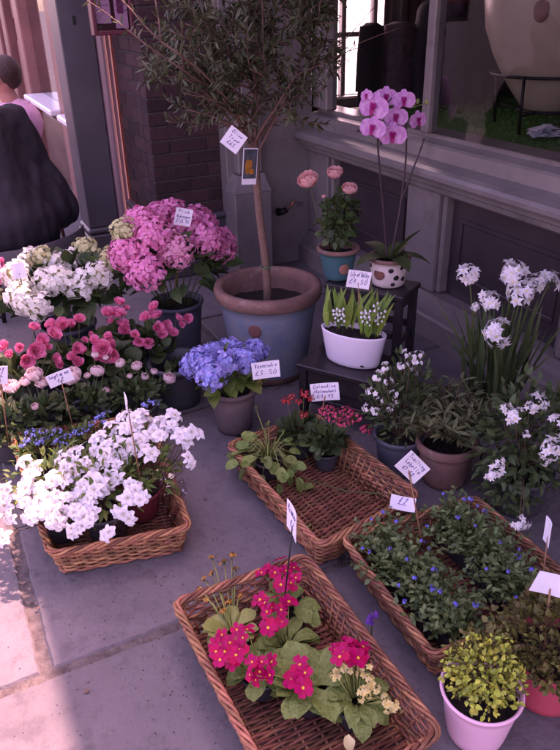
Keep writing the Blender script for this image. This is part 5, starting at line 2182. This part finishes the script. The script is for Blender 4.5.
for (a, b) in bl:
    u, v = 340 + a * 220 / 560, 460 + b * 290 / 738
    p = W(u, v, .19)
    best = min(BD, key=lambda o: (o.location.x - p.x) ** 2 + (o.location.y - p.y) ** 2)
    q = Vector((best.location.x, best.location.y, 0))
    d = p - q
    d.z = 0
    if d.length > .115:
        p = q + d * (.115 / d.length) + Vector((0, 0, p.z))
    mp = p - Vector(best.location)
    mp.z = R(.16, .18)
    put('flower_cluster', random.choice(LB), best, M=out_of(mp, Vector((R(-.3, .3), R(-.6, 0), 1)), R(0, 6)) @ Matrix.Scale(R(.5, .95), 4))
    tb = MB()
    tube(tb, [Vector((mp.x * .3, mp.y * .3, .06)), mp], .001, 4)
    tb.build('flower_stalk', MT['stem'], best)

# ---- front basket with primroses
basket('wicker basket in the foreground holding magenta primroses', ((.338, .708), (.7, .718), (.702, 1.322), (.318, 1.326)))


def primrose(label, c, px, z, leaves, extra=(), prad=.05, cat='primrose', lm='primula_leaf', lL=(.055, .088)):
    root = thing('potted_primrose', label, cat, (c[0], c[1], .017), R(0, 0), 'primroses in the foreground basket')
    pot(root, prad, prad * .75, .07, MT['plastic_d'], rim=.012, rimout=.003)
    for k in range(leaves):
        a = 2 * math.pi * k / leaves * 2.6 + R(-.3, .3)
        f = k / leaves
        m = MB()
        l = R(*lL)
        leaf(m, frame_of((.012 * math.cos(a), .012 * math.sin(a), .068), (math.cos(a), math.sin(a), .4 + 1.2 * f), (0, 0, 1)), l, l * R(.5, .64), bend=R(.6, 1.7), fold=R(.05, .6), n=10, shape='obov', wav=R(.02, .045), twist=R(-.5, .5))
        m.build('leaf', MT[lm], root)
    st = MB()
    pts = [W(u, v, z + R(-.012, .012)) for u, v in px]
    if pts:
        blooms(root, 'flower', PRIM, pts, up=.45, s=(.8, 1.3), stems=st, base=(0, 0, .07), center=Vector((c[0], c[1], .06)), jit=.6)
    for protos, nm, q, zz in extra:
        blooms(root, nm, protos, [W(u, v, zz + R(-.01, .01)) for u, v in q], up=.8, s=(.85, 1.15), stems=st, base=(0, 0, .07), jit=.3, sr=.0022)
    st.build('stems', MT['sage_leaf'], root)
    return root


primrose('olive leaved polyanthus with small ochre buds at the back left of the foreground basket', (.425, 1.2), [], .14, 34,
         [(OB, 'bud_cluster', [(212, 558), (224, 563), (204, 580), (232, 556), (218, 590), (207, 600), (228, 603), (199, 590), (236, 570), (240, 596), (222, 612), (212, 574)], .115)], lm='sage_leaf', lL=(.05, .08))
primrose('magenta primrose at the back of the foreground basket below the black sign stake', (.59, 1.2), [(268, 568), (280, 560), (294, 568), (291, 583), (275, 573), (286, 571), (262, 573), (296, 578), (281, 585)], .16, 16)
primrose('magenta primrose in the middle of the foreground basket', (.53, 1.1), [(260, 600), (272, 608), (289, 602), (275, 625), (267, 612), (281, 610), (268, 628), (282, 622), (265, 603), (275, 598)], .16, 16)
primrose('magenta primrose at the left side of the foreground basket', (.44, 1.06), [(222, 635), (237, 630), (247, 630), (225, 652), (240, 650), (232, 660), (215, 645), (230, 643), (220, 660), (216, 652), (243, 638), (236, 655)], .16, 16)
primrose('magenta primrose with large leaves lying on the floor of the foreground basket', (.52, .97), [(252, 662), (260, 672), (272, 662), (250, 675), (270, 675), (300, 665), (299, 682), (297, 673), (262, 662), (305, 673), (292, 680), (256, 680), (303, 688)], .15, 22, lL=(.08, .115))
primrose('magenta primrose with pale yellow cowslip clusters alone on the right of the foreground basket', (.6, .885), [(345, 647), (357, 650), (340, 657), (352, 660), (362, 655), (335, 650), (349, 642), (363, 647), (343, 652), (358, 658)], .18, 16,
         [(PY, 'cowslip_cluster', [(337, 670), (344, 667), (352, 670), (367, 670), (370, 680), (367, 692), (361, 677), (335, 677), (362, 695), (374, 686), (358, 668)], .15), (PY, 'cowslip_cluster', [(385, 700), (395, 707), (388, 706)], .12)], lL=(.06, .09))
root_ = MB()
p = W(347, 727, .11)
leaf(root_, frame_of((0, 0, 0), (-.2, -.9, .2), (0, -.3, 1)),   .034, .026, bend=1.3, fold=.7, n=7, shape='petal', wav=.05)
tag(root_.build('fallen_petal', MT['paleyellow'], loc=p - Vector((0, 0, .03))), 'pale yellow withered leaf at the front of the cowslip primrose', 'leaf')
# a sprig of violet bells hanging over the basket side
m = MB()
p = W(372, 622, .13)
for k in range(5):
    lathe(m, [(.0005, .006), (.004, .004), (.006, -.004), (.008, -.008)], n=8, c=(R(-.015, .015), R(-.015, .015), R(0, .03)), mi=0)
tube(m, [(-.02, -.03, -.05), (0, 0, .0), (0, 0, .03)], .0015, 4, mi=1)
tube(m, [(0, 0, .0), (.012, .01, .02)], .0012, 4, mi=1)
MT['violet_petal'] = petal_mat('violet petal', (.16, .05, .3))
tag(m.build('violet_sprig', [MT['violet_petal'], MT['stem']], loc=p), 'small violet flowered sprig leaning on the right rim of the foreground basket', 'flower')


# ---- front right pots
def golden():
    c = Vector((.83, .775, 0))
    c = Vector((.838, .748, 0))
    root = thing('potted_golden_shrub', 'small yellow green variegated shrub in a pale pink pot at the bottom right', 'shrub', c)
    pot(root, .088, .064, .15, MT['pinkwhite'], rim=.012, rimout=.004)
    lf = MB()
    mound(lf, (0, 0, .19), (.088, .086, .085), 800, .014, .009, up=.35, zmin=-.4, inner=.4, jit=.9)
    lf.build('foliage', MT['gold_leaf'], root)
    lf = MB()
    mound(lf, (.02, .025, .18), (.09, .09, .09), 520, .015, .009, up=.35, zmin=-.5, inner=.3)
    lf.build('inner_foliage', MT['bronze_leaf'], root)
    st = MB()
    for k in range(24):
        d = rdir(.1)
        tube(st, [(0, 0, .12), (d.x * .05, d.y * .05, .17), (d.x * .085, d.y * .085, .18 + d.z * .075)], .0014, 4)
    st.build('stems', MT['woodstem'], root)


def bronze():
    c = Vector((1.055, .755, 0))
    root = thing('potted_bronze_shrub', 'dense bronze green tiny leaved shrub in a pot tinted flare red at the right edge', 'shrub', c)
    pot(root, .1, .075, .15, MT['flare_pot'], rim=.014, rimout=.004)
    lf = MB()
    mound(lf, (0, 0, .18), (.14, .135, .115), 1500, .018, .013, up=.4, zmin=-.35, inner=.55)
    lf.build('foliage', MT['bronze_leaf'], root)
    st = MB()
    for k in range(30):
        d = rdir(.0)
        tube(st, [(0, 0, .13), (d.x * .07, d.y * .07, .17), (d.x * .11, d.y * .11, .18 + d.z * .085)], .0014, 4)
    st.build('stems', MT['woodstem'], root)


golden()
bronze()

# ---- price signs
YC = -.45   # heading towards the lens
price_sign('white card with three written lines stuck in the pink hydrangea', WY(183.5, 217.5, 2.86), (.86, 2.9, .3), .075, .075, -.1, ['Pink', 'Hydrangea', '£12.95'], roll=.28)
price_sign('small blank looking white card on a brown stick in the white hydrangea', WY(18.5, 271, 2.82), (.24, 2.85, .2), .05, .06, -.1, [], tilt=-.1, roll=-.05, stick='blackstick')
price_sign('pale blue written card on a bamboo stick among the blush ranunculus', WY(60, 378.5, 2.3), (.255, 2.27, .13), .088, .05, -.1, ['Forget me not', '£2'], roll=-.22)
price_sign('white card cut off by the left edge beside the ranunculus', WY(0, 376, 2.3), (.03, 2.32, .11), .05, .065, .1, ['£2'], roll=.2)
price_sign('white card seen edge on above a dark stick in the azaleas', WY(126, 407, 1.72), (.36, 1.74, .15), .05, .07, -1.75, ['£4'], roll=.3, stick='stick')
price_sign('white card reading three pounds fifty in front of the blue hydrangea', WY(266, 370.5, 2.02), (.89, 2.15, .17), .1, .067, -.35, ['Vannesdis', '£3.50'], roll=-.06)
price_sign('pale blue card with three lines behind the kalanchoes', WY(325, 392.5, 1.86), (1.03, 1.86, .08), .1, .07, -.55, ['Calandiva', '(Kalanchoe)', '£3.95'], roll=-.1)
price_sign('pale blue card reading Lily of Valley above the white planter', WY(359, 280, 2.05), (1.335, 2.055, .36), .085, .067, -.5, ['Lily of Valley', '£4.50'], roll=.15)
price_sign('tilted white diamond card with three written lines on an orange stick beside the terracotta pot', WY(413, 468, 1.24), (1.02, 1.2, .1), .1, .062, -.15, ['Trailing', 'Lobelia', '£1.50'], roll=.88)
price_sign('white card lying almost flat on the right basket\'s back corner', W(403, 503, .17), W(400, 512, .06), .075, .05, -.5, ['£2'], tilt=-1.25, roll=.2, stick=None)
price_sign('narrow white card seen edge on above a black stake in the foreground basket', WY(291, 521, 1.17), (.565, 1.2, .05), .06, .09, -1.72, ['Primrose', '£2'], roll=.08, stick='blackstick')
price_sign('large blank back of a white card at the right edge above the bronze shrub', WY(553, 586, .78), (1.02, .75, .15), .085, .062, -.6, [], roll=.25)
price_sign('thin pale card seen edge on at the right edge in front of the jasmine', WY(547, 532, .98), (1.2, .93, .1), .04, .075, -2.1, [], roll=-.1)


# ---- litter on the paving (a few petals and scraps of leaf, soil crumbs)
def litter():
    for k, (u, v, kind_) in enumerate(((40, 608, 'leaf'), (110, 614, 'petal'), (205, 500, 'leaf'), (165, 655, 'petal'), (215, 470, 'petal'), (90, 690, 'leaf'), (150, 590, 'petal'), (345, 690, 'leaf'))):
        p = W(u, v, .004)
        m = MB()
        a = R(0, 6.28)
        l = R(.012, .02)
        leaf(m, frame_of((0, 0, 0), (math.cos(a), math.sin(a), .15), (0, 0, 1)), l, l * .6, bend=.6, fold=.4, n=4)
        labs = ('dry leaf scrap on the paving by the long joint', 'white petal on the slab in front of the left basket', 'dry leaf scrap between the left and centre baskets', 'petal left of the foreground basket\'s corner',
                'petal on the paving below the clay hydrangea pot', 'leaf scrap on the front slab at the lower left', 'white petal on the slab under the right corner of the left basket', 'leaf scrap inside the foreground basket')
        if k == 7 or kind_ == 'petal':
            continue
        tag(m.build('fallen_' + kind_, MT['white_petal'] if kind_ == 'petal' else MT['bark'], loc=p), labs[k], kind_)
    m = MB()
    for (cx, cy, sp, n) in ((.5, 1.62, .14, 90), (.25, 1.6, .16, 80), (.3, 1.2, .1, 70), (.75, 1.5, .12, 60), (.85, 2.1, .14, 60), (.78, .9, .1, 80), (0, 1.37, .25, 120)):
        for _ in range(n):
            x, y = random.gauss(cx, sp), random.gauss(cy, sp)
            q = R(.0008, .0028)
            z = .0018
            vs = [(x + q * R(.6, 1) * dx, y + q * R(.6, 1) * dy, z + q * dz) for dx, dy, dz in ((1, 0, 0), (0, 1, 0), (-1, 0, 0), (0, -1, 0), (0, 0, .9))]
            m.add(vs, [(0, 1, 4), (1, 2, 4), (2, 3, 4), (3, 0, 4)])
    o = m.build('soil_crumbs', MT['soil'], smooth=False)
    tag(o, 'crumbs of dark potting soil scattered over the paving', 'soil', kind='stuff')


litter()
